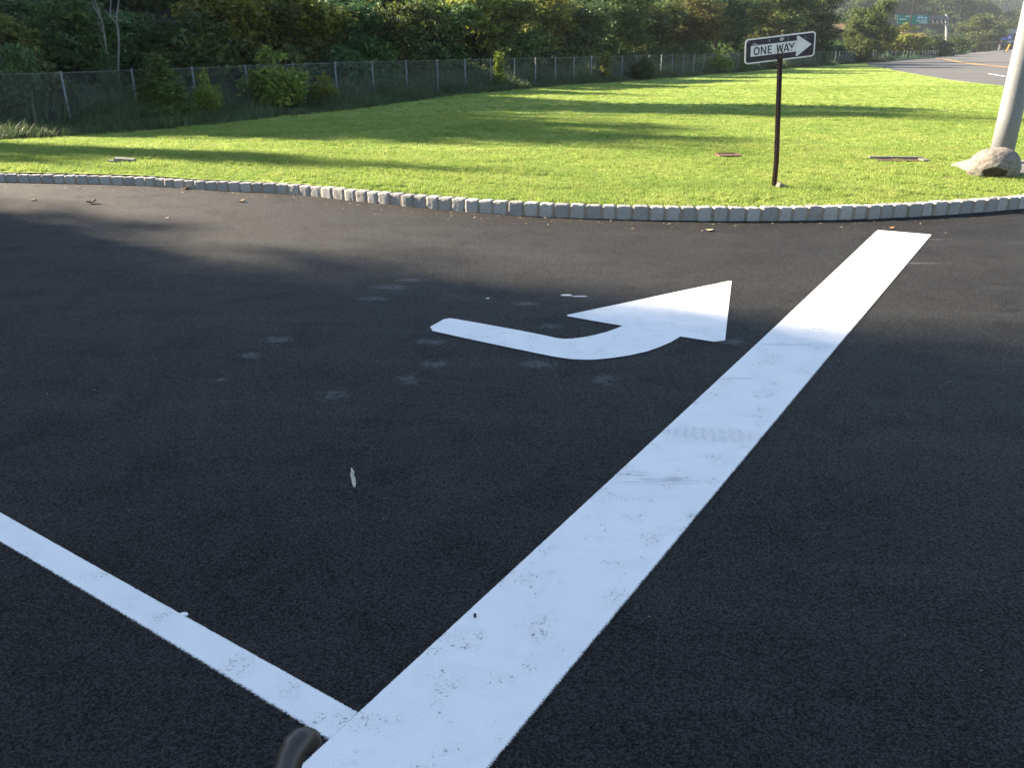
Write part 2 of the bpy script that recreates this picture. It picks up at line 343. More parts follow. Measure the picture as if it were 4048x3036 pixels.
# road: three rows of points, nearly flat, rising gently far off
rowA = [G(p[0], p[1], .02) for p in RA[2:]]
rowM = [G(p[0], p[1], .02) for p in ((3489, 229.5), (3540, 228.5), (3598, 227.5), (3689, 224.5), (3760, 229), (3840, 234), (3930, 240), (4100, 250), (4700, 290))]
rowB = [G(p[0], p[1], .02) for p in ((3495, 229.2), (3545, 228), (3598, 226.5), (3689, 223.2))] + [at(3767, 218, 226), at(3841, 207, 300), at(3942, 197, 370), at(4060, 192, 420), at(4700, 190, 450)]
v = rowA + rowM + rowB; n = len(rowA); f = [(i, i + 1, n + i + 1, n + i) for i in range(n - 1)] + [(n + i, n + i + 1, 2 * n + i + 1, 2 * n + i) for i in range(n - 1)]
o = link('road', pymesh('road', v + [G(*RA[0], .02), G(*RA[1], .02)], f + [(0, n, 3 * n), (0, 3 * n, 3 * n + 1)]), M_road); o['kind'] = 'structure'
M_yel = plain('yellow_paint', (.62, .34, .06), .7, .12, 3); M_white = plain('white_paint', (.75, .75, .74), .6, .08, 8)
def strip(name, px, w, z, m, **k):
    P = [Vector(G(a, b, z)) for a, b in px]; v, f = [], []
    for i, p in enumerate(P):
        tt = (P[min(i + 1, len(P) - 1)] - P[max(i - 1, 0)]).normalized(); s_ = Vector((-tt.y, tt.x, 0)) * w / 2; v += [p - s_, p + s_]
    for i in range(len(P) - 1): f.append((2 * i, 2 * i + 2, 2 * i + 3, 2 * i + 1))
    return tag(link(name, pymesh(name, v, f), m), **k)
YL = [(3700, 226.5), (3735, 231), (3770, 237.5), (3807, 245), (3880, 253.5), (3985, 263), (4200, 282), (4500, 308)]
strip('centre_line', [(a, b - .6) for a, b in YL], .26, .034, M_yel, label='far stripe of the double yellow line on the grey road', cat='road marking')
strip('centre_line', [(a, b + 1.5) for a, b in YL], .26, .034, M_yel, label='near stripe of the double yellow line on the grey road', cat='road marking')
strip('lane_dash', [(3907, 289.5), (3973, 299.5)], .24, .034, M_white, label='short white lane dash on the grey road beside the pole', cat='road marking')
kb = MB(); pts = dense([tuple(G(*p, .02)[:2]) for p in [(3489, 229)] + RA[:9]], 1.2)
kb.tube([(p[0], p[1], .03) for p in pts], .07, 6)
kb.build('road_kerb', M_conc); tag(bpy.data.objects['road_kerb'], 'pale low kerb curving round the far tip of the lawn beside the road', 'kerb')

# ------------------------------------------------------------------ painted markings on the lot
def smooth_poly(pts, n):
    pts = np.array(pts, float); d = np.concatenate([[0], np.cumsum(np.linalg.norm(np.diff(pts, axis=0), axis=1))]); t_ = np.linspace(0, d[-1], n)
    return np.stack([np.interp(t_, d, pts[:, 0]), np.interp(t_, d, pts[:, 1])], 1)
def band(name, Lp, Rp, z, fl, fr, ends, label, n=70, mcol=14):
    A = smooth_poly([G(*p)[:2] for p in Lp], n); B = smooth_poly([G(*p)[:2] for p in Rp], n)
    for Q in (A, B):                                    # a painter's line is one smooth sweep
        d = (Q[-1] - Q[0]) / np.linalg.norm(Q[-1] - Q[0]); nr = np.array([-d[1], d[0]]); u_ = (Q - Q[0]) @ d; w_ = (Q - Q[0]) @ nr; Q[:] = Q[0] + u_[:, None] * d + np.polyval(np.polyfit(u_, w_, 2), u_)[:, None] * nr
    if not ends:
        d = (A[0] - A[8]) / np.linalg.norm(A[0] - A[8]); A = np.vstack([A[0] + d * 7, A]); B = np.vstack([B[0] + d * 7, B]); n += 1
    A += (A - B) / np.linalg.norm(A - B, axis=1)[:, None] * fl * .5; B += (B - A) / np.linalg.norm(B - A, axis=1)[:, None] * fr * .5
    ts = np.array([0, .03, .06, .1, .15, .22, .32, .5, .68, .78, .85, .9, .94, .97, 1.0]); m = len(ts)
    v, e, fz = [], [], []
    for i in range(n):
        w = np.linalg.norm(B[i] - A[i])
        for t_ in ts:
            p = A[i] * (1 - t_) + B[i] * t_; v.append((p[0], p[1], z))
            dl, dr = t_ * w, (1 - t_) * w; ee, ff = (dl, fl) if dl < dr else (dr, fr)
            if ends: dd = np.linalg.norm((A[-1] + B[-1]) / 2 - (A[i] + B[i]) / 2) + .012; ee = min(ee, dd)
            e.append(ee); fz.append(ff)
    f = [(i * m + j, i * m + j + 1, (i + 1) * m + j + 1, (i + 1) * m + j) for i in range(n - 1) for j in range(m - 1)]
    me = pymesh(name, v, f)
    for nm, d in (('edge', e), ('fuzz', fz)): me.attributes.new(nm, 'FLOAT', 'POINT').data.foreach_set('value', np.array(d, np.float32))
    return tag(link(name, me, M_paint), label, 'road marking')
band('stop_line', [(1060, 3190), (1198, 3036), (1535, 2700), (1797, 2464), (1996, 2270), (2246, 2050), (2376, 1927), (2499, 1826), (2651, 1689), (2825, 1530), (2906, 1450), (3024, 1333), (3108, 1255), (3227, 1130), (3331, 1034), (3478, 912)],
     [(1830, 3190), (1947, 3036), (2199, 2700), (2405, 2464), (2600, 2220), (2767, 2029), (2940, 1826), (3013, 1736), (3211, 1497), (3274, 1416), (3331, 1343), (3398, 1260), (3460, 1187), (3523, 1120), (3595, 1037), (3679, 928)], .008, .012, .034, True,
     'wide white painted stop line running up across the black asphalt towards the kerb', 150)
band('edge_line', [(-500, 1745), (0, 2025), (271, 2178), (498, 2318), (739, 2444), (902, 2533), (1112, 2648), (1402, 2814), (1470, 2846)], [(-700, 1748), (0, 2141), (156, 2227), (339, 2347), (570, 2483), (787, 2613), (1017, 2754), (1285, 2918), (1350, 2952)], .004, .012, .03, False,
     'narrow white painted line meeting the wide stop line at a right angle', 90)
# turn arrow, flat sharp stencil
AR = [(1680, 1304), (1755, 1263), (1783, 1259)]
AR += [(1900, 1280), (2060, 1309), (2150, 1327), (2205, 1339), (2230, 1341.5), (2262, 1340.5), (2305, 1335), (2355, 1325), (2400, 1313), (2435, 1300), (2459, 1290)]
AR += [(2340, 1270), (2226, 1249.5), (2560, 1179), (2893, 1109), (2880, 1230), (2866, 1361), (2780, 1347), (2690, 1333)]
AR += [(2655, 1354), (2610, 1374), (2555, 1393), (2490, 1407.5), (2420, 1418), (2350, 1424.5), (2290, 1425), (2245, 1421), (2180, 1411), (2000, 1374), (1840, 1340)]
ap = [G(*p)[:2] for p in AR]; out = dense(ap + [ap[0]], .04)[:-1]; oa = np.array(out)
inn = []
for _ in range(500):
    p = oa.min(0) + rng.random(2) * (oa.max(0) - oa.min(0)); inn.append(tuple(p))
r = geometry.delaunay_2d_cdt([Vector(p) for p in out + inn], [(i, (i + 1) % len(out)) for i in range(len(out))], [], 1, 1e-5)
me = pymesh('turn_arrow', [(p.x, p.y, .006) for p in r[0]], r[2])
pa = np.array([(p.x, p.y) for p in r[0]]); segs = oa, np.roll(oa, -1, 0)
def pdist(p):
    a, b = segs; d = b - a; t_ = np.clip(((p - a) * d).sum(1) / np.maximum((d * d).sum(1), 1e-9), 0, 1); return np.linalg.norm(a + d * t_[:, None] - p, axis=1).min()
me.attributes.new('edge', 'FLOAT', 'POINT').data.foreach_set('value', np.array([pdist(p) + .004 for p in pa], np.float32))
me.attributes.new('fuzz', 'FLOAT', 'POINT').data.foreach_set('value', np.full(len(pa), .012, np.float32))
tag(link('turn_arrow', me, M_paint2), 'white painted left turn arrow with a bent shaft and large triangular head on the asphalt', 'road marking')

# ------------------------------------------------------------------ kerb of granite blocks
kerb = empty('stone_kerb', (*G(2400, 866)[:2], 0)); tag(kerb, 'curving kerb of rough grey granite blocks between the asphalt and the lawn', 'kerb')
def block_mesh(seed):
    bm = bmesh.new(); bmesh.ops.create_cube(bm, size=1); bmesh.ops.subdivide_edges(bm, edges=bm.edges, cuts=7, use_grid_fill=True)
    from mathutils import noise
    for v in bm.verts:
        p = v.co.copy(); q = Vector([math.copysign(min(abs(c), .5), c) for c in p])
        d = sorted([.5 - abs(c) for c in p]); rnd = max(0, .08 - d[0] - d[1]) * .5
        n = noise.noise_vector(p * 3.1 + Vector((seed * 7.3, seed, 0))) * .05 + noise.noise_vector(p * 8 + Vector((seed, 0, 3))) * .035
        v.co = p * (1 - rnd) + n * Vector((.6, 1.0, .8)).length * .5
    me = bpy.data.meshes.new('kerb_block'); bm.to_mesh(me); bm.free(); me.materials.append(M_block)
    me.polygons.foreach_set('use_smooth', [True] * len(me.polygons)); return me
BL = [block_mesh(i) for i in range(6)]
kpts = smooth_poly([tuple(p) for p in KG if -13 < p[0] < 12], 2000)
ker = np.ones(121) / 121
for c in (0, 1): kpts[60:-60, c] = np.convolve(kpts[:, c], ker, 'same')[60:-60]
cum = np.concatenate([[0], np.cumsum(np.linalg.norm(np.diff(kpts, axis=0), axis=1))])
s0 = float(np.interp(-10.6, kpts[:, 0], cum)); nblk = 0; mort = MB()
def kat(s): return np.array([np.interp(s, cum, kpts[:, 0]), np.interp(s, cum, kpts[:, 1])])
while nblk < 98:
    wd = .205 + rng.normal() * .012; p = kat(s0 + wd / 2); tn = kat(s0 + wd) - kat(s0); ang = math.atan2(tn[1], tn[0]); nn = np.array([-math.sin(ang), math.cos(ang)])
    x = p[0]; hgt = .145 + .045 * float(sstep(-7, 1, x)) + rng.normal() * .003
    b = bpy.data.objects.new('kerb_block', BL[int(rng.integers(6))]); COL.objects.link(b); b.parent = kerb; c = p + nn * (.085 + rng.normal() * .006)
    sg = random.choice((1, -1)); b.location = (c[0] - kerb.location.x, c[1] - kerb.location.y, hgt / 2 - .03)
    b.rotation_euler = (rng.normal() * .015, rng.normal() * .015, ang + (0 if sg > 0 else math.pi)); b.scale = (wd * .955, .17, hgt + .06)
    m2 = kat(s0 + wd + .013) + nn * .091
    mort.box((m2[0] - kerb.location.x, m2[1] - kerb.location.y, hgt / 2 - .03), (.045, .165, hgt + .02), Matrix.Rotation(ang, 3, 'Z'))
    s0 += wd + .026; nblk += 1
mort.build('mortar_joints', M_mortar, kerb); run = MB()
for a, b in list(zip(KG[:-1], KG[1:])):
    if a[0] < -10.4 or b[0] > float(kat(s0)[0]) + 1:
        a2, b2 = (a, b) if a[0] > -60 else (np.array([-60, a[1]]), b)
        if a2[0] < -10.4 < b2[0]: b2 = a2 + (b2 - a2) * (-10.5 - a2[0]) / (b2[0] - a2[0])
        dn = np.array([-(b2 - a2)[1], (b2 - a2)[0]]); dn /= np.linalg.norm(dn); a3, b3 = a2 + dn * .085 - kerb.location.xy, b2 + dn * .085 - kerb.location.xy
        run.bar((*a3, .06), (*b3, .06), .17, .15)
run.build('plain_kerb_run', M_mortar, kerb)

# ------------------------------------------------------------------ geometry-node scatter (grass, weeds, far woods)
def scatter(name, P, rot, sc, inst, label=None, cat=None):
    me = bpy.data.meshes.new(name); me.vertices.add(len(P)); me.vertices.foreach_set('co', np.asarray(P, np.float32).ravel())
    me.attributes.new('rot', 'FLOAT_VECTOR', 'POINT').data.foreach_set('vector', np.asarray(rot, np.float32).ravel())
    me.attributes.new('scl', 'FLOAT_VECTOR', 'POINT').data.foreach_set('vector', np.asarray(sc, np.float32).ravel())
    o = link(name, me); g = bpy.data.node_groups.new(name, 'GeometryNodeTree')
    g.interface.new_socket('Geometry', in_out='INPUT', socket_type='NodeSocketGeometry'); g.interface.new_socket('Geometry', in_out='OUTPUT', socket_type='NodeSocketGeometry')
    N = g.nodes; gi = N.new('NodeGroupInput'); go = N.new('NodeGroupOutput'); iop = N.new('GeometryNodeInstanceOnPoints'); oi = N.new('GeometryNodeObjectInfo'); oi.inputs[0].default_value = inst
    a = N.new('GeometryNodeInputNamedAttribute'); a.data_type = 'FLOAT_VECTOR'; a.inputs[0].default_value = 'rot'; e = N.new('FunctionNodeEulerToRotation')
    b = N.new('GeometryNodeInputNamedAttribute'); b.data_type = 'FLOAT_VECTOR'; b.inputs[0].default_value = 'scl'
    lk = g.links.new; lk(gi.outputs[0], iop.inputs['Points']); lk(oi.outputs['Geometry'], iop.inputs['Instance']); lk(a.outputs[0], e.inputs[0]); lk(e.outputs[0], iop.inputs['Rotation']); lk(b.outputs[0], iop.inputs['Scale']); lk(iop.outputs[0], go.inputs[0])
    md = o.modifiers.new('scatter', 'NODES'); md.node_group = g
    if label: tag(o, label, cat, None, 'stuff')
    else: o['kind'] = 'stuff'
    return o
def tuft(name, n, h, spread, w, m, seed, lean=.5):
    r = np.random.default_rng(seed); v, f = [], []
    for i in range(n):
        a = r.random() * 6.283; d = spread * math.sqrt(r.random()); x, y = d * math.cos(a), d * math.sin(a); b = r.random() * 6.283; hh = h * (.55 + .6 * r.random()); ln = lean * hh * r.random(); ww = w * (.7 + .6 * r.random())
        px, py = -math.sin(b) * ww / 2, math.cos(b) * ww / 2; lx, ly = math.cos(b) * ln, math.sin(b) * ln; k = len(v)
        v += [(x - px, y - py, -.01), (x + px, y + py, -.01), (x + lx * .35 + px * .8, y + ly * .35 + py * .8, hh * .6), (x + lx * .35 - px * .8, y + ly * .35 - py * .8, hh * .6), (x + lx, y + ly, hh)]
        f += [(k, k + 1, k + 2, k + 3), (k + 3, k + 2, k + 4)]
    me = pymesh(name, v, f); me.materials.append(m); return bpy.data.objects.new(name, me)
def in_view(x, y, mg=1.15): Z = y * CP + 2.2 * SP; return (np.abs(x / Z) < .64 * mg + .6 / Z) & (Z > 1)
BARE = [(*L(px, py)[:2], a, b, k) for px, py, a, b, k in ((2877, 617, .30, .33, .8), (3550, 634, .6, .26, .75), (1560, 742, .4, .13, .85), (2090, 700, .4, .17, .7), (3130, 800, .35, .12, .6), (3760, 700, .4, .15, .6), (650, 487, 1.6, .4, .9), (495, 641, .32, .16, 1), (2440, 770, .3, .1, .5))]
def lawn_pts(n, y0, y1):
    y = y0 + (y1 - y0) * rng.random(n); x = (rng.random(n) * 2 - 1) * (.78 * y1 + 1)
    s, q = sq(x, y); ok = in_view(x, y) & (y > curb_y(x) + .2 + .05 * rng.random(n)) & (q < -.3) & (x < road_x(y) - .25)
    for bx, by, a, b, k in BARE: ok &= ~((((x - bx) / a) ** 2 + ((y - by) / b) ** 2 < 1) & (rng.random(n) < k))
    return x[ok], y[ok]
GT = [tuft('grass_tuft', 16, .052, .055, .0075, M_grass, 1), tuft('grass_tuft', 14, .060, .06, .008, M_grass, 2, .8)]
for k, (n, y0, y1, sc) in enumerate(((46000, 8.5, 14, 1.0), (42000, 13.5, 19, 1.0), (46000, 18.5, 30, 1.4), (42000, 29, 55, 2.1), (26000, 54, 105, 3.2))):
    x, y = lawn_pts(n, y0, y1); m = len(x); z = lz(x, y)
    cl = .8 + .5 * (np.sin(x * 1.7 + np.sin(y * 1.3) * 2) * np.sin(y * 2.1 + x) > .3)
    s_ = np.stack([np.full(m, sc), np.full(m, sc), (.55 + .5 * rng.random(m)) * cl * sc ** .15], 1); rt = np.stack([rng.normal(0, .08, m), rng.normal(0, .08, m), rng.random(m) * 6.283], 1)
    h = rng.random(m) < .5
    for g_ in (0, 1):
        w_ = h if g_ else ~h
        scatter('grass', np.stack([x, y, z], 1)[w_], rt[w_], s_[w_], GT[g_])

# ------------------------------------------------------------------ foliage
def leaf_mesh(name, C, Nn, size, m, aspect=1.7):
    n = len(C); a = rng.normal(size=(n, 3)); Nn = Nn / np.linalg.norm(Nn, axis=1)[:, None]
    a -= Nn * (a * Nn).sum(1)[:, None]; a /= np.linalg.norm(a, axis=1)[:, None]; b = np.cross(Nn, a); s = (size * (.6 + .8 * rng.random(n)))[:, None]
    fold = Nn * s * .18
    V = np.stack([C - a * s * aspect / 2, C + b * s * .42 + fold, C + a * s * aspect / 2, C - b * s * .42 + fold], 1).reshape(-1, 3)
    me = npmesh(name, V, np.arange(4 * n).reshape(n, 4)); me.materials.append(m)
    me.attributes.new('rnd', 'FLOAT', 'FACE').data.foreach_set('value', rng.random(n).astype(np.float32)); return me
def crown_pts(lobes, nc, nl, cr, hollow=.45):
    vol = np.array([l[3] * l[4] * l[5] for l in lobes]) ** .8; ids = rng.choice(len(lobes), nc, p=vol / vol.sum()); Lb = np.array(lobes)[ids]
    d = rng.normal(size=(nc, 3)); d /= np.linalg.norm(d, axis=1)[:, None]; r = rng.random(nc) ** hollow * (.8 + .35 * rng.random(nc))
    c = Lb[:, :3] + d * Lb[:, 3:6] * r[:, None]; k = np.repeat(np.arange(nc), nl); sc = cr * (.5 + rng.random(nc))
    off = rng.normal(size=(len(k), 3)) * np.array([1, 1, .6]) * sc[k][:, None]
    Pp = c[k] + off; Nn = d[k] * .5 + np.array([0, 0, .55]) + rng.normal(size=Pp.shape) * .65
    ok = Pp[:, 2] > .05; return Pp[ok], Nn[ok]
def make_tree(name, seed, h, lobes, nc, nl, cr, size, lm, trunk_r, limbs=7, bark=None, aspect=1.7):
    t0 = empty(name, (0, 0, -500)); rr = random.Random(seed); mb = MB(); bend = [(0, 0, -.3)] + [(rr.uniform(-.12, .12) * k, rr.uniform(-.12, .12) * k, h * .86 * k / 5) for k in range(1, 6)]
    mb.tube(bend, [trunk_r * 1.25, trunk_r, trunk_r * .8, trunk_r * .6, trunk_r * .4, trunk_r * .15], 7)
    for i in range(limbs):
        l = rr.choice(lobes); k = rr.uniform(.18, .7); st = Vector((bend[2][0] * k, bend[2][1] * k, h * .86 * k)); en = Vector((l[0] + rr.uniform(-.6, .6) * l[3], l[1] + rr.uniform(-.6, .6) * l[4], max(l[2] + rr.uniform(-.3, .6) * l[5], st.z + .2)))
        md = st.lerp(en, .5) + Vector((rr.uniform(-.2, .2), rr.uniform(-.2, .2), rr.uniform(0, .3))); mb.tube([st, md, en], [trunk_r * .45, trunk_r * .28, trunk_r * .08], 5)
    mb.build('trunk', bark or M_bark, t0); Pp, Nn = crown_pts(lobes, nc, nl, cr); link('crown', leaf_mesh('crown', Pp, Nn, size, lm, aspect), None, t0)
    t0['category'] = 'tree'; return t0
def lob(seed, n, R0, z0, z1, rl):
    rr = random.Random(seed); out = []
    for i in range(n): a = rr.random() * 6.28; d = R0 * math.sqrt(rr.random()); z = rr.uniform(z0, z1); k = rl * rr.uniform(.7, 1.25); out.append((d * math.cos(a), d * math.sin(a), z, k, k, k * .8))
    return out
T = {}
T['dark'] = make_tree('broadleaf_tree', 1, 8, lob(1, 15, 2.1, 1.4, 7.0, 1.25), 300, 46, .27, .16, LM['dark'], .16)
T['dark2'] = make_tree('broadleaf_tree', 2, 8.5, lob(2, 13, 1.9, 1.6, 7.6, 1.35), 290, 46, .27, .15, LM['blue'], .15)
T['olive'] = make_tree('broadleaf_tree', 3, 8, lob(3, 14, 2.0, 1.5, 7.2, 1.3), 300, 46, .26, .16, LM['olive'], .15)
T['lime'] = make_tree('broadleaf_tree', 4, 7, lob(4, 12, 1.7, 1.8, 6.2, 1.1), 260, 40, .25, .17, LM['lime'], .12)
T['rust'] = make_tree('broadleaf_tree', 5, 8, lob(5, 13, 2.0, 1.6, 7.2, 1.25), 280, 44, .26, .15, LM['rust'], .15)
T['cedar'] = make_tree('cedar', 6, 3.2, [(0, 0, .45 + .3 * i, .78 - .08 * i, .78 - .08 * i, .42) for i in range(9)], 420, 30, .11, .055, LM['cedar'], .06, 4, aspect=2.6)
T['bush'] = make_tree('bush', 7, 2.6, lob(7, 9, .75, .4, 1.9, .62), 260, 30, .16, .10, LM['dark'], .04)
T['limebush'] = make_tree('bush', 8, 2.8, lob(8, 9, .8, .5, 2.2, .6), 230, 30, .16, .11, LM['lime'], .04)
T['bluebush'] = make_tree('bush', 9, 2.4, lob(9, 10, .9, .35, 1.7, .6), 270, 30, .17, .09, LM['blue'], .04)
T['sapling'] = make_tree('sapling', 10, 2.6, [(0, 0, .8 + .25 * i, .3 - .02 * i, .3, .25) for i in range(8)], 70, 22, .13, .11, LM['lime'], .025, 3)
T['olivebush'] = make_tree('bush', 12, 2.6, lob(12, 9, .8, .4, 1.9, .6), 250, 30, .16, .10, LM['olive'], .04)
def crown_of(k): return next(c for c in T[k].children if c.name.startswith('crown')).data.vertices
HT = {k: float(max(v.co.z for v in crown_of(k))) for k in T}
WD = {k: float(2 * np.percentile([abs(v.co.x) for v in crown_of(k)], 98)) for k in T}
FG = 'bushes and small trees along the fence'; WG = 'trees of the woods behind the fence'
def plant(kind, px, q, top, wpx, label, group, foot=None):
    """px: pixel column, q: metres behind the fence, top: pixel row of the top, wpx: width in pixels"""
    Zf, s = fence_Z(px); u = (px - CX) / F
    lo, hi = Zf * .5, Zf * 6
    for _ in range(50):
        Z = (lo + hi) / 2; x = u * Z; y = (Z - 2.2 * SP) / CP
        if sq(x, y)[1] < q: lo = Z
        else: hi = Z
    z = hz(x, y); ztop = at(px, top, Z)[2]; h = max(ztop - z, .4); w = wpx / F * Z
    return clone(T[kind], (x, y, z), rng.random() * 6.28, (w / WD[kind], w / WD[kind], h / HT[kind]), label, group)
B = [('cedar', 655, -.9, 195, 200, 'dark yellowish cedar bush growing in front of the fence between two posts'),
     ('limebush', 815, -.2, 262, 95, 'small light green shrub at the fence just right of the dark cedar bush'),
     ('limebush', 1120, -.3, 172, 235, 'tall sunlit yellow green bush growing through the fence'),
     ('limebush', 1270, -.2, 275, 110, 'low yellow green sprawling shrub right of the tall sunlit bush'),
     ('bluebush', 1480, 1.6, 285, 250, 'rounded soft green mound of a bush seen through the fence'),
     ('cedar', 1330, 5, 122, 130, 'pointed green cedar standing behind the fence'),
     ('bluebush', 60, 1.2, 150, 260, 'broad grey green shrub behind the fence at the left edge'),
     ('bluebush', 330, 2.0, 300, 220, 'low dim shrub behind the second fence bay'),
     ('bluebush', 460, 2.0, 165, 70, 'leafy sprout at the foot of the bare trunks'),
     ('dark', 1620, 3.5, 235, 170, 'dark small tree close behind the fence in the middle'),
     ('sapling', 1975, -.2, 198, 45, 'thin yellow green sapling rising above the fence top'),
     ('sapling', 2390, -.2, 198, 42, 'thin yellowish sapling at the fence with a tuft at the top'),
     ('bluebush', 2090, 1.2, 258, 150, 'light green weedy shrub seen through the fence mesh'),
     ('bluebush', 2320, 1.2, 256, 120, 'weedy green shrub left of the yellowish sapling'),
     ('bush', 2540, -.7, 212, 95, 'very dark bush in front of the fence'),
     ('limebush', 2830, -.2, 188, 130, 'bright green vine bush heaped over the fence'),
     ('olivebush', 2930, .3, 200, 90, 'olive bush just left of the one way sign behind the fence'),
     ('bush', 1850, 2.0, 225, 160, 'dim green bush behind the fence near its middle'),
     ('olivebush', 2215, 1.5, 205, 110, 'tangled olive bush overtopping the fence'),
     ('bush', 3020, .5, 190, 110, 'dark bush behind the fence below the one way sign'),
     ('bush', 3230, .6, 190, 80, 'dark bush at the fence right of the one way sign'),
     ('cedar', 2560, 7, 30, 240, 'tall feathery green tree standing behind the dark fence bush')]
for b in B: plant(*b, FG)
kinds = ['dark', 'olive', 'dark2', 'dark', 'olive', 'rust', 'dark2', 'dark', 'olive', 'dark']
desc = {'dark': 'dark green', 'olive': 'olive green', 'dark2': 'cool green', 'rust': 'brownish', 'lime': 'yellow green'}
ordn = ['first', 'second', 'third', 'fourth', 'fifth', 'sixth', 'seventh', 'eighth', 'ninth', 'tenth', 'eleventh', 'twelfth', 'thirteenth', 'fourteenth', 'fifteenth', 'sixteenth', 'seventeenth', 'eighteenth', 'nineteenth', 'twentieth', 'twenty-first', 'twenty-second', 'twenty-third', 'twenty-fourth']
row1 = [(-330, 30), (-120, 10), (110, 20), (300, -40), (520, 15), (740, 30), (925, -70), (1080, -25), (1240, -60), (1440, -30), (1590, -80), (1740, -20), (1890, -70), (2010, -30), (2150, -60), (2280, -20), (2420, -70), (2700, -40), (2820, -60), (2950, -30), (3070, -70), (3170, -60)]
k1 = ['olive', 'lime', 'dark2', 'dark', 'dark2', 'dark', 'lime', 'olive', 'lime', 'dark2', 'olive', 'dark', 'lime', 'olive', 'lime', 'dark2', 'dark', 'rust', 'dark2', 'olive', 'dark', 'dark', 'olive']
for i, ((px, top), k) in enumerate(zip(row1, k1)):
    plant(k, px, 4.2 + rng.random() * 2, top, (400 - px * .055), f'{desc[k]} leafy tree in the front row of the woods, {ordn[i]} from the left', WG)
row2 = [-250, 60, 250, 1250, 1480, 1690, 2060, 2330, 2560, 2790, 2900, 3090]
for i, px in enumerate(row2):
    k = kinds[i % 10]; plant(k, px + rng.normal() * 30, 9 + rng.random() * 4, -50 + rng.normal() * 30, (520 - px * .09), f'{desc[k]} tree deeper in the woods behind the front row, {ordn[i]} from the left', WG)
# bare pale trunks
bt = empty('bare_tree', (0, 0, 0)); Zf, _ = fence_Z(430)
tag(bt, 'leafless tree with several thin pale trunks behind the fence', 'tree'); x0, y0, z0 = at(440, 400, Zf + 2.4); z0 = hz(x0, y0); bt.location = (x0, y0, z0)
def rel(px, py, Z): p = at(px, py, Z); return (p[0] - x0, p[1] - y0, p[2] - z0)
Zb = Zf + 2.4; mb = MB(); mb.tube([(-.1, 0, -.2), rel(425, 220, Zb), rel(405, 90, Zb), rel(375, 0, Zb), rel(340, -160, Zb)], [.05, .042, .035, .028, .01], 7)
mb.tube([(.05, 0, -.2), rel(470, 150, Zb), rel(460, 60, Zb), rel(470, 0, Zb + .1), rel(500, -150, Zb)], [.048, .038, .03, .026, .01], 7); mb.tube([rel(405, 90, Zb), rel(370, 20, Zb), rel(345, -40, Zb)], [.03, .024, .01], 5)
mb.tube([rel(462, 95, Zb), rel(435, 60, Zb), rel(438, 0, Zb), rel(425, -80, Zb)], [.035, .03, .025, .01], 5); mb.tube([rel(410, 120, Zb), rel(385, 90, Zb), rel(372, 80, Zb)], [.018, .012, .006], 4); mb.tube([rel(428, 240, Zb), rel(400, 170, Zb), rel(380, 110, Zb)], [.02, .014, .008], 4)
mb.build('trunk', M_palebark, bt)
# right-hand trees near the far fence
RG = 'trees along the far fence beside the road'
for a in [('olive', 3440, 1.0, -25, 165, 'large sunlit olive tree standing at the fence where the road ends'), ('olive', 3365, 2.5, 60, 110, 'bushy lower tree left of the large sunlit olive tree'), ('limebush', 3590, 2.0, 84, 130, 'rounded sunlit bush below the green highway sign'),
          ('bush', 3690, 1.5, 128, 130, 'dark low hedge bush behind the far fence'), ('bush', 3765, 1.5, 132, 120, 'dark low hedge bush right of the other hedge bush'), ('olive', 3850, 2.0, 48, 175, 'sunlit rounded tree behind the far fence between two utility poles'),
          ('olive', 3915, 2.0, 94, 85, 'small sunlit tree just left of the grey building'), ('lime', 3490, 3.0, 95, 70, 'yellow green tree right beside the large olive tree'), ('olivebush', 3395, -.3, 150, 90, 'olive bush in front of the far fence by the white marker post')]: plant(*a, RG)
# woods out of the frame on the left, which shade the lot and the lawn
OUT = []
def shade_tree(kind, px, py, dist, hgt, wid, off=0.0):
    g = np.array(G(px, py)[:2]); sv = np.array([SUNV.x, SUNV.y]); sv /= np.linalg.norm(sv); nv = np.array([-sv[1], sv[0]]); p = g + sv * dist + nv * off; rz = len(OUT) * 1.7
    OUT.append(clone(T[kind], (p[0], p[1], -.2), rz, (wid / WD[kind], wid / WD[kind], hgt / HT[kind]), 'tall leafy tree of the woods beyond the left side of the lot', 'tall trees left of the lot'))
SHADE = [('dark', 1900, 1090, 60, 36, 10, 5.65), ('olive', 1900, 1090, 68, 40, 13, 9.95), ('dark2', 1900, 1090, 60, 38, 14, 16.05), ('dark', 1900, 1090, 50, 31, 9, 5.85), ('olive', 1900, 1090, 58, 36, 14, 24.05), ('dark2', 1900, 1090, 50, 33, 13, 10.95),
         ('olive', 1900, 1090, 76, 44, 10, 6.15), ('dark', 1900, 1090, 44, 28, 11, 7.45), ('dark', 1900, 1090, 72, 42, 14, 17.05), ('dark2', 1900, 1090, 46, 30, 14, 19.05), ('dark', 1900, 1090, 56, 35, 12, 7.45),
         ('dark', 1900, 1090, 60, 27, 8, 4.0), ('olive', 1900, 1090, 46, 20.5, 8, 4.6), ('dark2', 1900, 1090, 53, 24, 8, 4.1),
         ('dark', 3000, 452, 50, 28.5, 8.5, 0), ('olive', 300, 622, 38, 24, 3.6, 0), ('dark2', 1000, 490, 40, 27, 8.0, 0), ('dark', 1500, 505, 44, 28, 6, 0), ('dark', 400, 475, 30, 22, 7.5, 0), ('dark2', 200, 430, 26, 18, 8, 0),
         ('olive', 1500, 440, 46, 27, 6, 0), ('dark', 2300, 372, 46, 25, 4, 0), ('olive', 2500, 345, 50, 25.5, 3, 0), ('dark2', 1900, 450, 52, 29, 7, 0)]
for a in SHADE: shade_tree(*a)

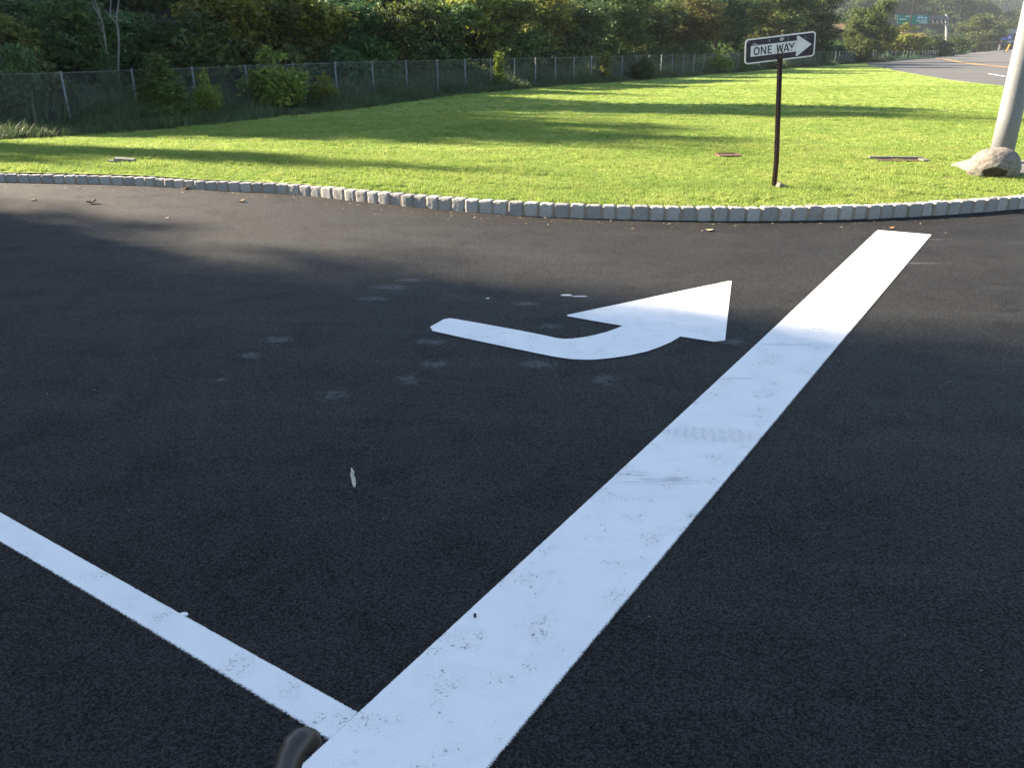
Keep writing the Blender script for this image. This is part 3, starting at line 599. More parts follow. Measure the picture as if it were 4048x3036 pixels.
# ------------------------------------------------------------------ chain link fence
M_galv = plain('galvanised_steel', (.17, .18, .195), .55, .15, 9, .4, .2)
fe = empty('chain_link_fence', (*F0, 0)); tag(fe, 'long grey chain link fence with steel posts between the lawn and the woods', 'fence')
TOPS = np.interp(np.arange(100), [0, 5, 10, 15, 20, 22, 99], [1.62, 1.75, 1.78, 1.8, 1.82, 1.84, 1.9])
def fz(i): x, y = fpt(i * 2.5, 0); return float(lz(x, y)) * (1 if i < 25 else 0) + (.03 if i >= 25 else 0)
for j, i in enumerate(list(range(-3, 60)) + list(range(60, 120, 2))):
    x, y = fpt(i * 2.5, 0); tp = TOPS[min(max(i, 0), 99)]
    MB().tube([(x - F0[0] , y - F0[1], -.35), (x - F0[0] + rng.normal() * .015, y - F0[1], tp)], .032 if i < 30 else .03, 8).build('post', M_galv, fe, True)
v, f = [], []
for i in range(-3, 121):
    x, y = fpt(i * 2.5, -.05); tp = TOPS[min(max(i, 0), 99)]; v += [(x - F0[0], y - F0[1], fz(max(i, 0)) + .03), (x - F0[0], y - F0[1], tp - .05)]
for k in range(len(v) // 2 - 1): f.append((2 * k, 2 * k + 2, 2 * k + 3, 2 * k + 1))
t = NT('chain_link'); P = t.pos(); sx = t.n('SeparateXYZ', Vector=P); al = t.math('ADD', t.math('MULTIPLY', sx.outputs[0], float(FD[0])), t.math('MULTIPLY', sx.outputs[1], float(FD[1])))
def wires(a): return t.math('GREATER_THAN', t.math('ABSOLUTE', t.math('SUBTRACT', t.math('FRACT', t.math('MULTIPLY', a, 14.0)), .5)), .475)
wv = t.math('MAXIMUM', wires(t.math('ADD', al, sx.outputs[2])), wires(t.math('SUBTRACT', al, sx.outputs[2]))); t.set(col=(.16, .168, .172), rough=.6, alpha=wv)
link('mesh_panel', pymesh('mesh_panel', v, f), t.m, fe)
mb = MB()
for i in range(-3, 60): a, b = fpt(i * 2.5, -.05), fpt(i * 2.5 + 2.5, -.05); mb.bar((a[0] - F0[0], a[1] - F0[1], TOPS[max(i, 0)] - .05), (b[0] - F0[0], b[1] - F0[1], TOPS[max(i + 1, 0)] - .05), .012)
mb.build('top_wire', M_galv, fe)
# weeds along the fence foot
WT = tuft('weed_tuft', 26, .62, .28, .03, LM['weed'], 5, .9); n = 9000
s = -8 + 175 * rng.random(n) ** 1.3; wdt = 3.0 - 2.4 * sstep(2, 40, s); q = .9 - (wdt + .9) * rng.random(n) ** 1.25; p = F0 + s[:, None] * FD + q[:, None] * NB
scl = (.45 + .8 * rng.random(n)) * (.55 + .75 * np.clip((q + wdt) / (wdt + .9), 0, 1)); bump_ = .75 + .5 * np.sin(s * .9) * np.sin(s * .37 + 1)
scatter('weeds', np.stack([p[:, 0], p[:, 1], lz(p[:, 0], p[:, 1])], 1), np.stack([rng.normal(0, .12, n), rng.normal(0, .12, n), rng.random(n) * 6.28], 1), np.stack([scl * 1.1, scl * 1.1, scl * bump_], 1), WT)
n = 3500; s = -8 + 120 * rng.random(n); q = .5 + 4 * rng.random(n); p = F0 + s[:, None] * FD + q[:, None] * NB; scl = .9 + 1.1 * rng.random(n)
scatter('weeds', np.stack([p[:, 0], p[:, 1], lz(p[:, 0], p[:, 1])], 1), np.stack([rng.normal(0, .15, n), rng.normal(0, .15, n), rng.random(n) * 6.28], 1), np.stack([scl * 1.2, scl * 1.2, scl], 1), WT)

# ------------------------------------------------------------------ far hills and their woods
def hill(name, rows, z_lo):
    v, f = [], []; m = len(rows)
    for (px, ytop, Z) in rows:
        a = at(px, ytop, Z); b = at(px, 188, Z * .82); mid = [(a[0] * k + b[0] * (1 - k), a[1] * k + b[1] * (1 - k), a[2] * k ** .9 + z_lo * (1 - k)) for k in (0, .25, .5, .75, 1)]
        v += mid + [(a[0] * 1.35, a[1] * 1.35, a[2] * .7)]
    for i in range(m - 1):
        for j in range(5): k = i * 6 + j; f.append((k, k + 6, k + 7, k + 1))
    o = link(name, pymesh(name, v, f), M_litter, None, True); o['kind'] = 'structure'; return o, v, f
def wood(name, o, v, f, n, inst, sc):
    V = np.array(v); tri = np.array([t_ for q in f for t_ in ((q[0], q[1], q[2]), (q[0], q[2], q[3]))]); A, B_, C_ = V[tri[:, 0]], V[tri[:, 1]], V[tri[:, 2]]
    ar = np.linalg.norm(np.cross(B_ - A, C_ - A), axis=1); k = rng.choice(len(tri), n, p=ar / ar.sum()); r1, r2 = np.sqrt(rng.random(n)), rng.random(n)
    P = A[k] * (1 - r1)[:, None] + B_[k] * (r1 * (1 - r2))[:, None] + C_[k] * (r1 * r2)[:, None]; s_ = sc * (.65 + .7 * rng.random(n))
    scatter(name, P - np.array([0, 0, .5]), np.stack([np.zeros(n), np.zeros(n), rng.random(n) * 6.28], 1), np.stack([s_, s_, s_ * (.75 + .4 * rng.random(n))], 1), inst)
def far_crown(seed, lm):
    lb = lob(seed, 8, 1.6, 1.0, 4.6, 1.15); Pp, Nn = crown_pts(lb, 90, 16, .32); return bpy.data.objects.new('far_crown', leaf_mesh('far_crown', Pp, Nn, .34, lm, 1.4))
FC = [far_crown(21, LM['dark']), far_crown(22, LM['olive']), far_crown(23, LM['blue'])]
hB = hill('hill', [(2300, -120, 405), (2900, -110, 418), (3250, -90, 445), (3500, -75, 472), (3700, -40, 486), (3820, 25, 492), (3900, 62, 499), (3980, 92, 506), (4080, 118, 513), (4200, 135, 513), (4600, 160, 513)], 0)
hC = hill('far_hill', [(2300, -100, 900), (3300, -100, 900), (3700, -95, 930), (4000, -90, 960), (4300, -80, 990), (4900, -20, 1000), (5600, 60, 1000)], 0)
for i, n in ((0, 1100), (1, 900), (2, 700)):
    wood('woods', *hB, n, FC[i], 1.45); wood('woods', *hC, int(n * 1.5), FC[i], 3.0)

n = 420; s = -14 + 190 * rng.random(n) ** 1.25; q = 2.5 + 13 * rng.random(n); p = F0 + s[:, None] * FD + q[:, None] * NB; sc = .38 + .3 * rng.random(n)
for i in range(3):
    w_ = np.arange(n) % 3 == i
    scatter('undergrowth', np.stack([p[:, 0], p[:, 1], np.array([hz(a, b) for a, b in p]) - .3], 1)[w_], np.stack([np.zeros(n), np.zeros(n), rng.random(n) * 6.28], 1)[w_], np.stack([sc, sc, sc], 1)[w_], FC[i])
n = 900; s = -60 + 330 * rng.random(n); q = 27 + 78 * rng.random(n) ** 1.2; p = F0 + s[:, None] * FD + q[:, None] * NB; sc = 1.1 + .5 * rng.random(n)
for i in range(3):
    w_ = np.arange(n) % 3 == i
    scatter('woods', np.stack([p[:, 0], p[:, 1], np.array([hz(a, b) for a, b in p]) - .6], 1)[w_], np.stack([np.zeros(n), np.zeros(n), rng.random(n) * 6.28], 1)[w_], np.stack([sc, sc, sc], 1)[w_], FC[i])
# ------------------------------------------------------------------ grassy bank with reeds behind the far fence
v, f = [], []
for s in np.linspace(95, 420, 24):
    for q, h in ((4, 0), (8, 2.6), (13, 5.0), (18, 5.4), (30, 5.0), (45, 1)):
        x, y = fpt(s, q); v.append((x, y, h * float(sstep(95, 125, s)) * (1 - .25 * float(sstep(200, 420, s)))))
for i in range(23):
    for j in range(5): k = i * 6 + j; f.append((k, k + 6, k + 7, k + 1))
o = link('grass_bank', pymesh('grass_bank', v, f), M_lawn, None, True); o['kind'] = 'structure'
M_reed = leafmat('dry_reeds', (.20, .15, .09), (.30, .23, .14), (.36, .29, .19), .3)
RT = tuft('reed_tuft', 40, 2.0, .9, .10, M_reed, 8, .5); n = 1500; s = 112 + 230 * rng.random(n); q = 10 + 9 * rng.random(n); p = F0 + s[:, None] * FD + q[:, None] * NB
zz = np.interp(q, [4, 8, 13, 18], [0, 2.6, 5.0, 5.4]) * (1 - .25 * sstep(200, 420, s)) * sstep(95, 125, s); sc = .6 + .6 * rng.random(n)
scatter('reeds', np.stack([p[:, 0], p[:, 1], zz], 1), np.stack([rng.normal(0, .1, n), rng.normal(0, .1, n), rng.random(n) * 6.28], 1), np.stack([sc, sc, sc], 1), RT)

# ------------------------------------------------------------------ one way sign
Rs = Matrix(); from mathutils import Euler
sgn = empty('one_way_sign', L(3060, 741)); tag(sgn, 'black and white one way arrow sign on a bent rusty post in the lawn', 'sign')
SC = .89; pc = Vector((0, 0, HC)).lerp(Vector((4.7928, 15.5925, 2.302)), SC); base = Vector(sgn.location)
M_black = NT('sign_black'); n_ = M_black.noise(M_black.obj(), 9, 5, .7); M_black = M_black.set(col=M_black.mix(M_black.ramp(n_, .4, .72), (.016, .016, .024), (.05, .042, .04)), rough=.4)
t = NT('sign_white'); n_ = t.noise(t.obj(), 7, 5, .7); M_sw = t.set(col=t.mix(t.ramp(n_, .42, .75), (.66, .65, .64), (.52, .50, .48)), rough=.45)
t = NT('rusty_steel'); n_ = t.noise(t.scale(t.obj(), (1, 1, .3)), 22, 5, .7); zz_ = t.n('SeparateXYZ', Vector=t.obj()).outputs[2]
M_rust = t.set(col=t.mix(t.ramp(t.math('SUBTRACT', n_, t.math('MULTIPLY', zz_, .1)), .2, .55), (.022, .018, .016), (.12, .05, .028)), rough=.7, spec=.3); M_galvd = plain('dull_steel', (.30, .29, .28), .5, .2, 30, .5, .6); M_rust2 = plain('orange_rust', (.24, .075, .03), .9, .3, 60)
pn = empty('sign_panel', pc - base, (.1179, -.1117, .0532)); bpy.data.objects.remove(pn)
def rrect(w, h, r, n=6):
    o = []
    for cx, cz, a0 in ((w / 2 - r, h / 2 - r, 0), (-w / 2 + r, h / 2 - r, 90), (-w / 2 + r, -h / 2 + r, 180), (w / 2 - r, -h / 2 + r, 270)):
        for k in range(n + 1): a = R(a0 + 90 * k / n); o.append((cx + r * math.cos(a), cz + r * math.sin(a)))
    return o[::-1]
PW, PH = 1.27 * SC, .423 * SC
panel = MB().prism(rrect(PW, PH, .062 * SC), 0, .004).build('sign_panel', M_sw, sgn); panel.location = pc - base; panel.rotation_euler = (.1179, -.1117, .0532)
MB().prism(rrect(PW - .042, PH - .042, .045 * SC), -.0022, -.0003).build('black_field', M_black, panel)
def sp(pts): return [(a * SC, b * SC) for a, b in pts]
def cap_arc(c, r, a0, a1, n=6): return [(c[0] + r * math.cos(R(a0 + (a1 - a0) * k / n)), c[1] + r * math.sin(R(a0 + (a1 - a0) * k / n))) for k in range(n + 1)]
arrow = [(-.53, .091), (.302, .091)] + cap_arc((.312, .148), .022, 200, 55)[0:] + [(.571, 0)] + cap_arc((.312, -.148), .022, -55, -200) + [(.302, -.091), (-.53, -.091)]
MB().prism(sp(arrow), -.0045, -.0024).build('arrow', M_sw, panel)
lt = MB(); st = .021
def stroke(a, b, w=st):
    a, b = np.array(a), np.array(b); d = (b - a) / np.linalg.norm(b - a); n = np.array([-d[1], d[0]]) * w / 2
    lt.prism(sp([a - n, a + n, b + n, b - n]), -.0066 - .0003 * (len(lt.f) % 5), -.0047)
T_, B_ = .062, -.072
ring = [(-.424 + .043 * math.cos(a), -.005 + .057 * math.sin(a)) for a in np.linspace(0, 2 * math.pi, 25)]
def ringmesh():
    n = 28
    for k in range(n):
        a, b = 2 * math.pi * k / n, 2 * math.pi * (k + 1) / n; P = lambda a, r: (-.424 + (.032 + r) * math.copysign(abs(math.cos(a)) ** .8, math.cos(a)), -.005 + (.046 + r) * math.copysign(abs(math.sin(a)) ** .8, math.sin(a)))
        lt.prism(sp([P(a, .0), P(a, .022), P(b, .022), P(b, .0)]), -.0068, -.0047)
ringmesh()
stroke((-.34, B_), (-.34, T_)); stroke((-.263, B_), (-.263, T_)); stroke((-.342, T_), (-.262, B_), .022)
stroke((-.214, B_), (-.214, T_)); stroke((-.204, T_ - .01), (-.152, T_ - .01), .02); stroke((-.204, -.004), (-.16, -.004), .02); stroke((-.204, B_ + .01), (-.148, B_ + .01), .02)
stroke((-.06, T_), (-.035, B_)); stroke((-.035, B_), (-.006, T_ - .01), .019); stroke((-.006, T_ - .01), (.022, B_), .019); stroke((.022, B_), (.048, T_))
stroke((.072, B_), (.108, T_)); stroke((.108, T_), (.16, B_), .024); stroke((.088, -.035), (.142, -.035), .018)
stroke((.158, T_), (.21, -.008), .024); stroke((.252, T_), (.212, -.008)); stroke((.211, -.004), (.211, -.028), .02); stroke((.213, -.045), (.212, B_), .014)
lt.build('lettering', M_black, panel)
def disc(c, r, y0, y1, m, name): return MB().prism(sp([(c[0] + r * math.cos(a), c[1] + r * math.sin(a)) for a in np.linspace(0, 2 * math.pi, 17)[:-1]][::-1]), y0, y1).build(name, m, panel)
disc((.017, .146), .027, -.008, -.0024, M_sw, 'bolt'); b2 = disc((.017, .146), .012, -.014, -.0081, M_rust2, 'bolt_head'); disc((.02, -.150), .021, -.010, -.0024, M_rust2, 'bolt')
sc_ = MB()
for (a, b, w) in (((-.20, .125), (-.197, .165), .008), ((-.49, .12), (-.41, .107), .01), ((-.50, .105), (-.47, .13), .008), ((.055, .165), (.058, .13), .008), ((.135, .17), (.14, .10), .003), ((.45, .12), (.47, .13), .006), ((.42, .16), (.425, .165), .006), ((.52, .15), (.522, .155), .006), ((-.58, .15), (-.57, .17), .006), ((.05, -.135), (.07, -.12), .005)):
    a, b = np.array(a), np.array(b); d = (b - a) / np.linalg.norm(b - a); n = np.array([-d[1], d[0]]) * w / 2; sc_.prism(sp([a - n, a + n, b + n, b - n]), -.0032, -.0023)
sc_.build('scratches', M_sw, panel)
# post: U channel with holes, swept along a slightly bent line
Y0 = base.y; ptsp = []
topy = pc.y + .05
for px, py in ((3060, 748), (3063, 706), (3069.5, 634), (3072, 562), (3077, 417), (3083.5, 240), (3088, 130)):
    k = (748 - py) / 618; y = Y0 + (topy - Y0) * k; d = ray(px, py); t_ = y / d[1]; ptsp.append(Vector((d[0] * t_, y, HC + d[2] * t_)) - base)
ptsp[0].z = -.25
def sweep(sec, pts):
    m = MB()
    for p in pts:
        for a, b in sec: m.v.append(Vector((p.x + a, p.y + b, p.z)))
    n = len(sec)
    for i in range(len(pts) - 1):
        for k in range(n): m.f.append((i * n + k, i * n + (k + 1) % n, (i + 1) * n + (k + 1) % n, (i + 1) * n + k))
    m.f.append(tuple(range(n))); return m
post = sweep([(-.042, 0), (-.026, 0), (-.018, .034), (.018, .034), (.026, 0), (.042, 0), (.042, .004), (.029, .004), (.021, .039), (-.021, .039), (-.029, .004), (-.042, .004)], ptsp).build('post', M_rust, sgn)
hl = MB(); M_hole = plain('worn_edge', (.30, .26, .22), .7, .2)
L0 = [0]
for a, b in zip(ptsp[:-1], ptsp[1:]): L0.append(L0[-1] + (b - a).length)
for k in range(78):
    d = .27 + k * .0265
    if d > L0[-1] - .45: break
    i = max(j for j in range(len(L0)) if L0[j] <= d); i = min(i, len(ptsp) - 2); p = ptsp[i].lerp(ptsp[i + 1], (d - L0[i]) / (L0[i + 1] - L0[i])); hl.box((p.x - .002, p.y + .033, p.z), (.011, .003, .011))
hl.build('punched_holes', M_hole, sgn); hl = None
g = L(3082, 742); MB().box((0, 0, .03), (.1, .09, .1), Euler((.2, .3, .4)).to_matrix()).box((.08, .03, .015), (.11, .08, .06), Euler((.1, .2, 1)).to_matrix()).build('rock_chip', M_boulder).location = g
tag(bpy.data.objects['rock_chip'], 'small stone lying at the foot of the sign post', 'stone')

# ------------------------------------------------------------------ light pole, pad and boulder
pg = L(3945, 668); pole = empty('light_pole', pg); tag(pole, 'thick pale grey steel pole rising behind the boulder', 'pole')
Zp = pg[1] * CP - (pg[2] - HC) * SP; rb = 84 / 2 / F * Zp * 1.0
t = NT('pole_steel'); n_ = t.noise(t.obj(), 30, 5, .7); n2 = t.noise(t.scale(t.obj(), (3, 3, .6)), 3, 4); M_pole = t.set(col=t.mix(t.ramp(n_, .35, .7), (.155, .158, .165), (.20, .203, .21)), rough=.6, spec=.35, metal=.1)
zs = [.05, 1, 2, 3, 4, 5, 6.5, 8.5]
MB().tube([(0, 0, z) for z in zs], [rb * (1.0 - .013 * z) for z in zs], 40).build('shaft', M_pole, pole, True)
bz = at(4035, 36, Zp + .3)[2] - pg[2]
MB().tube([(0, 0, bz - .012), (0, 0, bz + .012)], rb * .985, 40).build('seam_band', M_galvd, pole)
MB().tube([(0, 0, .0), (0, 0, .05)], rb * 1.55, 24).build('base_flange', M_pole, pole)
MB().tube([(0, 0, 8.4), (.3, -.3, 9.0), (1.6, -1.6, 9.3), (2.2, -2.2, 9.3)], [.07, .06, .05, .05], 10).box((2.4, -2.4, 9.27), (.7, .3, .16), Matrix.Rotation(R(-45), 3, 'Z')).build('lamp_arm', M_galvd, pole)
# sloped concrete collar
pad = MB(); w1, w2 = .86, .62; zt = .14
def ngon(r, z, n=8, ph=.39): return [Vector((pg[0] + .05 + r * math.cos(ph + 2 * math.pi * k / n), pg[1] + r * math.sin(ph + 2 * math.pi * k / n), pg[2] + z)) for k in range(n)]
pad.v = ngon(w1, -.1) + ngon(w1, .05) + ngon(w2, zt); pad.f = [tuple(16 + k for k in range(8))] + [(a * 8 + k, a * 8 + (k + 1) % 8, a * 8 + 8 + (k + 1) % 8, a * 8 + 8 + k) for a in (0, 1) for k in range(8)]
po = pad.build('concrete_base', M_conc); tag(po, 'low sloping concrete footing round the foot of the pale pole', 'footing')
from mathutils import noise as mn
bgp = L(3938, 702); bm = bmesh.new(); bmesh.ops.create_icosphere(bm, subdivisions=6, radius=1)
Zb_ = bgp[1] * CP + 2.1 * SP; bw = 205 / 2 / F * Zb_; bh = 108 / F * Zb_ / .93
dF = Vector((-.36, -.86, -.20)).normalized()
fr = set()
for v in bm.verts:
    p = v.co.copy(); e = p.normalized(); k = mn.noise(e * 1.7 + Vector((3, 1, 7))) * .06 + mn.noise(e * 5) * .02 + mn.fractal(e * 14, .8, 2, 3) * .008
    p = e * (1 + k); p.x *= 1 - .13 * (p.x > .3) * (p.x - .3); w_ = e - dF; lim = .44 + .14 * mn.noise(e * 2.3 + Vector((5, 2, 1))) - .5 * max(0, e.z + .12)
    if w_.length < lim: dep = min(1, (lim - w_.length) / .05); p = p - e * (.055 * dep + .035 * mn.noise(p * 6) * dep); fr.add(v.index)
    v.co = Vector((p.x * bw, p.y * bw * .8, p.z * bh * .62 + bh * .40))
me = bpy.data.meshes.new('boulder'); bm.to_mesh(me); bm.free(); me.materials.append(M_boulder); me.materials.append(M_fract)
for p in me.polygons: p.use_smooth = True; p.material_index = 1 if all(i in fr for i in p.vertices) else 0
bo = link('boulder', me); bo.location = (bgp[0], bgp[1] + .10, bgp[2] - .02); bo.rotation_euler = (0, R(-4), 0); tag(bo, 'rounded tan boulder with a dark broken hollow, in front of the pale pole', 'boulder')

# ------------------------------------------------------------------ things lying in the lawn
M_iron = plain('rusty_iron', (.085, .04, .028), .85, .25, 30)
gx = L(2877, 617); gx = (gx[0], gx[1], gx[2] - .012); dg = empty('drain_grate', gx); tag(dg, 'rusty red drain grate set in the lawn left of the sign post', 'drain grate')
fr_ = MB()
for a in (-1, 1): fr_.box((a * .21, 0, .035), (.04, .46, .05)); fr_.box((0, a * .21, .035), (.38, .04, .05))
fr_.build('frame', M_iron, dg); br = MB()
for k in range(7): br.box((-.165 + .055 * k, 0, .033), (.024, .38, .03))
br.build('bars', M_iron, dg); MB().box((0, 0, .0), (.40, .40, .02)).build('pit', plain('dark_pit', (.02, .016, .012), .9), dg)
g0 = L(3550, 634); g0 = (g0[0], g0[1], g0[2] - .042); inlet = empty('drain_inlet', g0, (0, 0, R(-4))); tag(inlet, 'long flat concrete drain inlet sunk in the lawn between the sign and the pole', 'drain inlet')
MB().box((0, .17, .055), (1.05, .07, .10)).build('back_lip', M_conc, inlet); MB().box((.0, 0, .03), (.86, .26, .06)).build('cover', M_iron, inlet); MB().box((.5, -.02, .04), (.13, .3, .085)).build('end_block', M_conc, inlet)
g1 = L(495, 640); MB().box((0, 0, .04), (.38, .16, .08), Euler((.05, .08, .1)).to_matrix()).box((-.27, -.02, .02), (.12, .1, .05)).build('flat_stone', M_conc).location = g1; tag(bpy.data.objects['flat_stone'], 'flat pale stone slab lying in the shaded lawn at the left', 'stone')
# small things on the lot
def leafobj(px, py, size, col, label, curl=.5, rz=0):
    x, y, _ = G(px, py); v, f = [], []
    for i in range(7):
        t_ = i / 6; w = size * .42 * math.sin(math.pi * min(max(t_ * .93 + .05, 0), 1)); zz = .012 + curl * size * (t_ - .4) ** 2
        for k in (-1, 0, 1): v.append(((t_ - .5) * size, k * w, zz + abs(k) * .18 * size * curl))
    for i in range(6):
        for k in range(2): a = 3 * i + k; f.append((a, a + 3, a + 4, a + 1))
    o = link('fallen_leaf', pymesh('fallen_leaf', v, f), plain('dry_leaf', col, .7, .3, 60)); o.location = (x, y, .0); o.rotation_euler = (0, 0, rz); sm = o.modifiers.new('thick', 'SOLIDIFY'); sm.thickness = .003
    tag(o, label, 'leaf'); return o
leafobj(362, 804, .15, (.10, .085, .035), 'dark curled leaf casting a small shadow on the asphalt at the left', .8, .2)
leafobj(132, 792, .11, (.34, .24, .12), 'tan leaf on the sunlit asphalt at the far left', .4, .1); leafobj(955, 797, .12, (.30, .19, .10), 'tan brown leaf on the sunlit asphalt below the kerb', .6, .2)
leafobj(735, 747, .15, (.34, .2, .1), 'brown leaf lying against the foot of the kerb', .4, 0); leafobj(660, 864, .06, (.42, .34, .24), 'small pale leaf scrap alone on the sunlit asphalt', .4, 1); leafobj(3524, 904, .07, (.42, .17, .06), 'small orange leaf on the asphalt above the end of the stop line', .5, .2)
leafobj(2805, 912, .10, (.40, .32, .2), 'thin straw coloured leaf on the asphalt near the kerb', .3, -.5); leafobj(615, 735, .08, (.40, .26, .15), 'small tan leaf at the kerb foot left of the brown leaf', .3, .3)
# bark strip
x, y, _ = G(1398, 1895); v, f = [], []
cl = [(1391, 1862, .003), (1396, 1878, .006), (1392, 1889, .008), (1397, 1900, .010), (1400, 1915, .008), (1401, 1929, .002)]
for i, (a, b, w) in enumerate(cl):
    p = G(a, b); v += [(p[0] - x - w, p[1] - y, .012 + .01 * math.sin(i)), (p[0] - x, p[1] - y, .020 + .01 * math.sin(i)), (p[0] - x + w, p[1] - y, .010 + .01 * math.sin(i))]
for i in range(5):
    for k in range(2): a = 3 * i + k; f.append((a, a + 1, a + 4, a + 3))
o = link('bark_strip', pymesh('bark_strip', v, f), plain('pale_wood', (.42, .37, .30), .8, .15, 40)); o.location = (x, y, 0); o.modifiers.new('thick', 'SOLIDIFY').thickness = .004
tag(o, 'twisted pale strip of bark lying alone on the dark asphalt', 'bark')
def blob(name, px, py, rx, ry, m, label, cat, z=.006):
    x, y, _ = G(px, py); n = 18; v = [(rx * math.cos(2 * math.pi * k / n) * (1 + .12 * math.sin(3 * k)), ry * math.sin(2 * math.pi * k / n) * (1 + .1 * math.cos(2 * k)), z) for k in range(n)]; v += [(a * .8, b * .8, z + .003) for a, b, c in v] + [(a, b, -.002) for a, b, c in v]
    f = [tuple(range(n, 2 * n))] + [(k, (k + 1) % n, n + (k + 1) % n, n + k) for k in range(n)] + [(2 * n + k, 2 * n + (k + 1) % n, (k + 1) % n, k) for k in range(n)]
    o = link(name, pymesh(name, v, f), m); o.location = (x, y, 0); return tag(o, label, cat)
M_drip = plain('spilt_paint', (.52, .52, .53), .5, .12, 30)
blob('paint_drip', 2240, 1168, .055, .022, M_drip, 'oval drip of white paint on the asphalt above the arrow', 'paint drip'); blob('paint_drip', 2292, 1173, .075, .010, M_drip, 'long thin smear of white paint right of the oval drip', 'paint drip'); blob('paint_drip', 1928, 1180, .018, .01, M_drip, 'tiny white paint speck left of the oval drip', 'paint drip')
blob('paint_drip', 728, 2432, .018, .010, M_white, 'white paint spatter on the upper edge of the narrow line', 'paint drip'); blob('pebble', 1878, 2445, .006, .008, plain('dark_pebble', (.02, .02, .02)), 'tiny black pebble on the wide white stop line', 'pebble', .02)
# litter of straw and grit by the kerb
n = 520; ss = rng.random(n) * cum[-1]; off = -.02 - np.abs(rng.normal(0, .35, n)); P_ = np.array([kat(a) for a in ss]); P_ = np.stack([P_[:, 0], P_[:, 1] + off, np.full(n, .006)], 1)
lit = pymesh('litter_bit', [(-.016, -.004, 0), (.016, -.004, .004), (.018, .004, .006), (-.015, .005, .002)], [(0, 1, 2, 3)]); lit.materials.append(plain('straw', (.34, .27, .16), .8, .3))
scatter('litter', P_, np.stack([rng.normal(0, .2, n), rng.normal(0, .2, n), rng.random(n) * 6.28], 1), np.repeat((.4 + .9 * rng.random(n))[:, None], 3, 1), bpy.data.objects.new('litter_bit', lit))
n = 260; xx = -7 + 15 * rng.random(n); yy = 1.6 + 7.5 * rng.random(n); P_ = np.stack([xx, yy, np.full(n, .006)], 1)
scatter('litter', P_, np.stack([rng.normal(0, .2, n), rng.normal(0, .2, n), rng.random(n) * 6.28], 1), np.repeat((.12 + .4 * rng.random(n))[:, None], 3, 1), bpy.data.objects.new('litter_bit', lit))

# ------------------------------------------------------------------ bent handle at the bottom edge
t = NT('brown_rubber'); n_ = t.noise(t.obj(), 40, 4); M_hand = t.set(col=t.mix(t.ramp(n_, .3, .7), (.034, .025, .02), (.05, .037, .029)), rough=.42, spec=.5)
Zh = 1.15; hp = [Vector(at(px, py, Z)) for px, py, Z in ((1243, 2941, 1.20), (1236, 2936, 1.195), (1224, 2930, 1.18), (1204, 2928, 1.165), (1186, 2934, 1.155), (1170, 2950, 1.15), (1155, 2980, 1.145), (1138, 3036, 1.14), (1118, 3110, 1.13))]
hb = hp[-1] + Vector((-.03, -.06, -.25)); root = Vector((hb.x - .05, hb.y - .12, 0)); hd = empty('tool_handle', root); tag(hd, 'dark brown bent rubber grip of a hand tool poking up at the bottom edge', 'tool handle')
MB().tube([p - root for p in hp] + [hb - root], [.008, .013, .017, .0185, .019, .019, .019, .019, .019, .019], 20).build('grip', M_hand, hd, True)
MB().tube([hb - root, Vector((0, 0, .02))], .013, 12).build('shaft', M_galvd, hd, True); MB().box((0, 0, .012), (.12, .12, .02)).build('foot_plate', M_galvd, hd)

# ------------------------------------------------------------------ far road furniture
M_orange = plain('orange_plastic', (.55, .16, .05), .5, .1); M_post = plain('white_plastic', (.7, .7, .72), .5, .08)
for (px, py, label) in ((3427, 225, 'white marker post with an orange top at the tip of the lawn by the road'), (3946, 197, 'white marker post with an orange top on the far verge of the road')):
    g = G(px, py, .05) if px < 3900 else at(px, py, 360); m = empty('marker_post', g); tag(m, label, 'marker post', 'white marker posts by the road'); k = (1.0 if px < 3900 else 2.1)
    MB().box((.07, 0, .5 * k), (.14 * k, .05, 1.0 * k)).build('post', M_post, m); MB().box((.08, 0, 1.13 * k), (.15 * k, .06, .26 * k)).build('orange_cap', M_orange, m)
M_wood = plain('dark_pole_wood', (.025, .018, .016), .9, .25, 2)
for (px, pyb, Z, r_, label) in ((3598, 95, 215, .2, 'dark utility pole rising in front of the green highway sign'), (3785, 108, 300, .24, 'dark utility pole left of the sunlit rounded tree'), (3892, 60, 330, .24, 'thin dark utility pole standing on the far slope')):
    g = at(px, pyb, Z); u_ = empty('utility_pole', (g[0], g[1], 0)); tag(u_, label, 'utility pole', 'dark utility poles by the highway')
    MB().tube([(0, 0, 0), (0, 0, 17)], [r_, r_ * .7], 9).build('pole', M_wood, u_); MB().box((0, 0, 16), (2.4, .12, .14)).build('crossarm', M_wood, u_)
ga = Vector(at(3968, 208, 175)); gb = Vector(at(4022, 0, 175)); gw = empty('guy_wire', ga); tag(gw, 'slanting guy wire with a yellow guard at the far side of the road', 'guy wire')
MB().tube([(0, 0, 0), (gb - ga) * 2.2], .045, 6).build('wire', M_wood, gw); mid = Vector(at(3993, 174, 175)) - ga; st_ = Vector(at(3976, 204, 175)) - ga
MB().tube([st_, mid], [.14, .2], 8).build('guard', plain('yellow_plastic', (.70, .42, .05), .5, .1), gw)
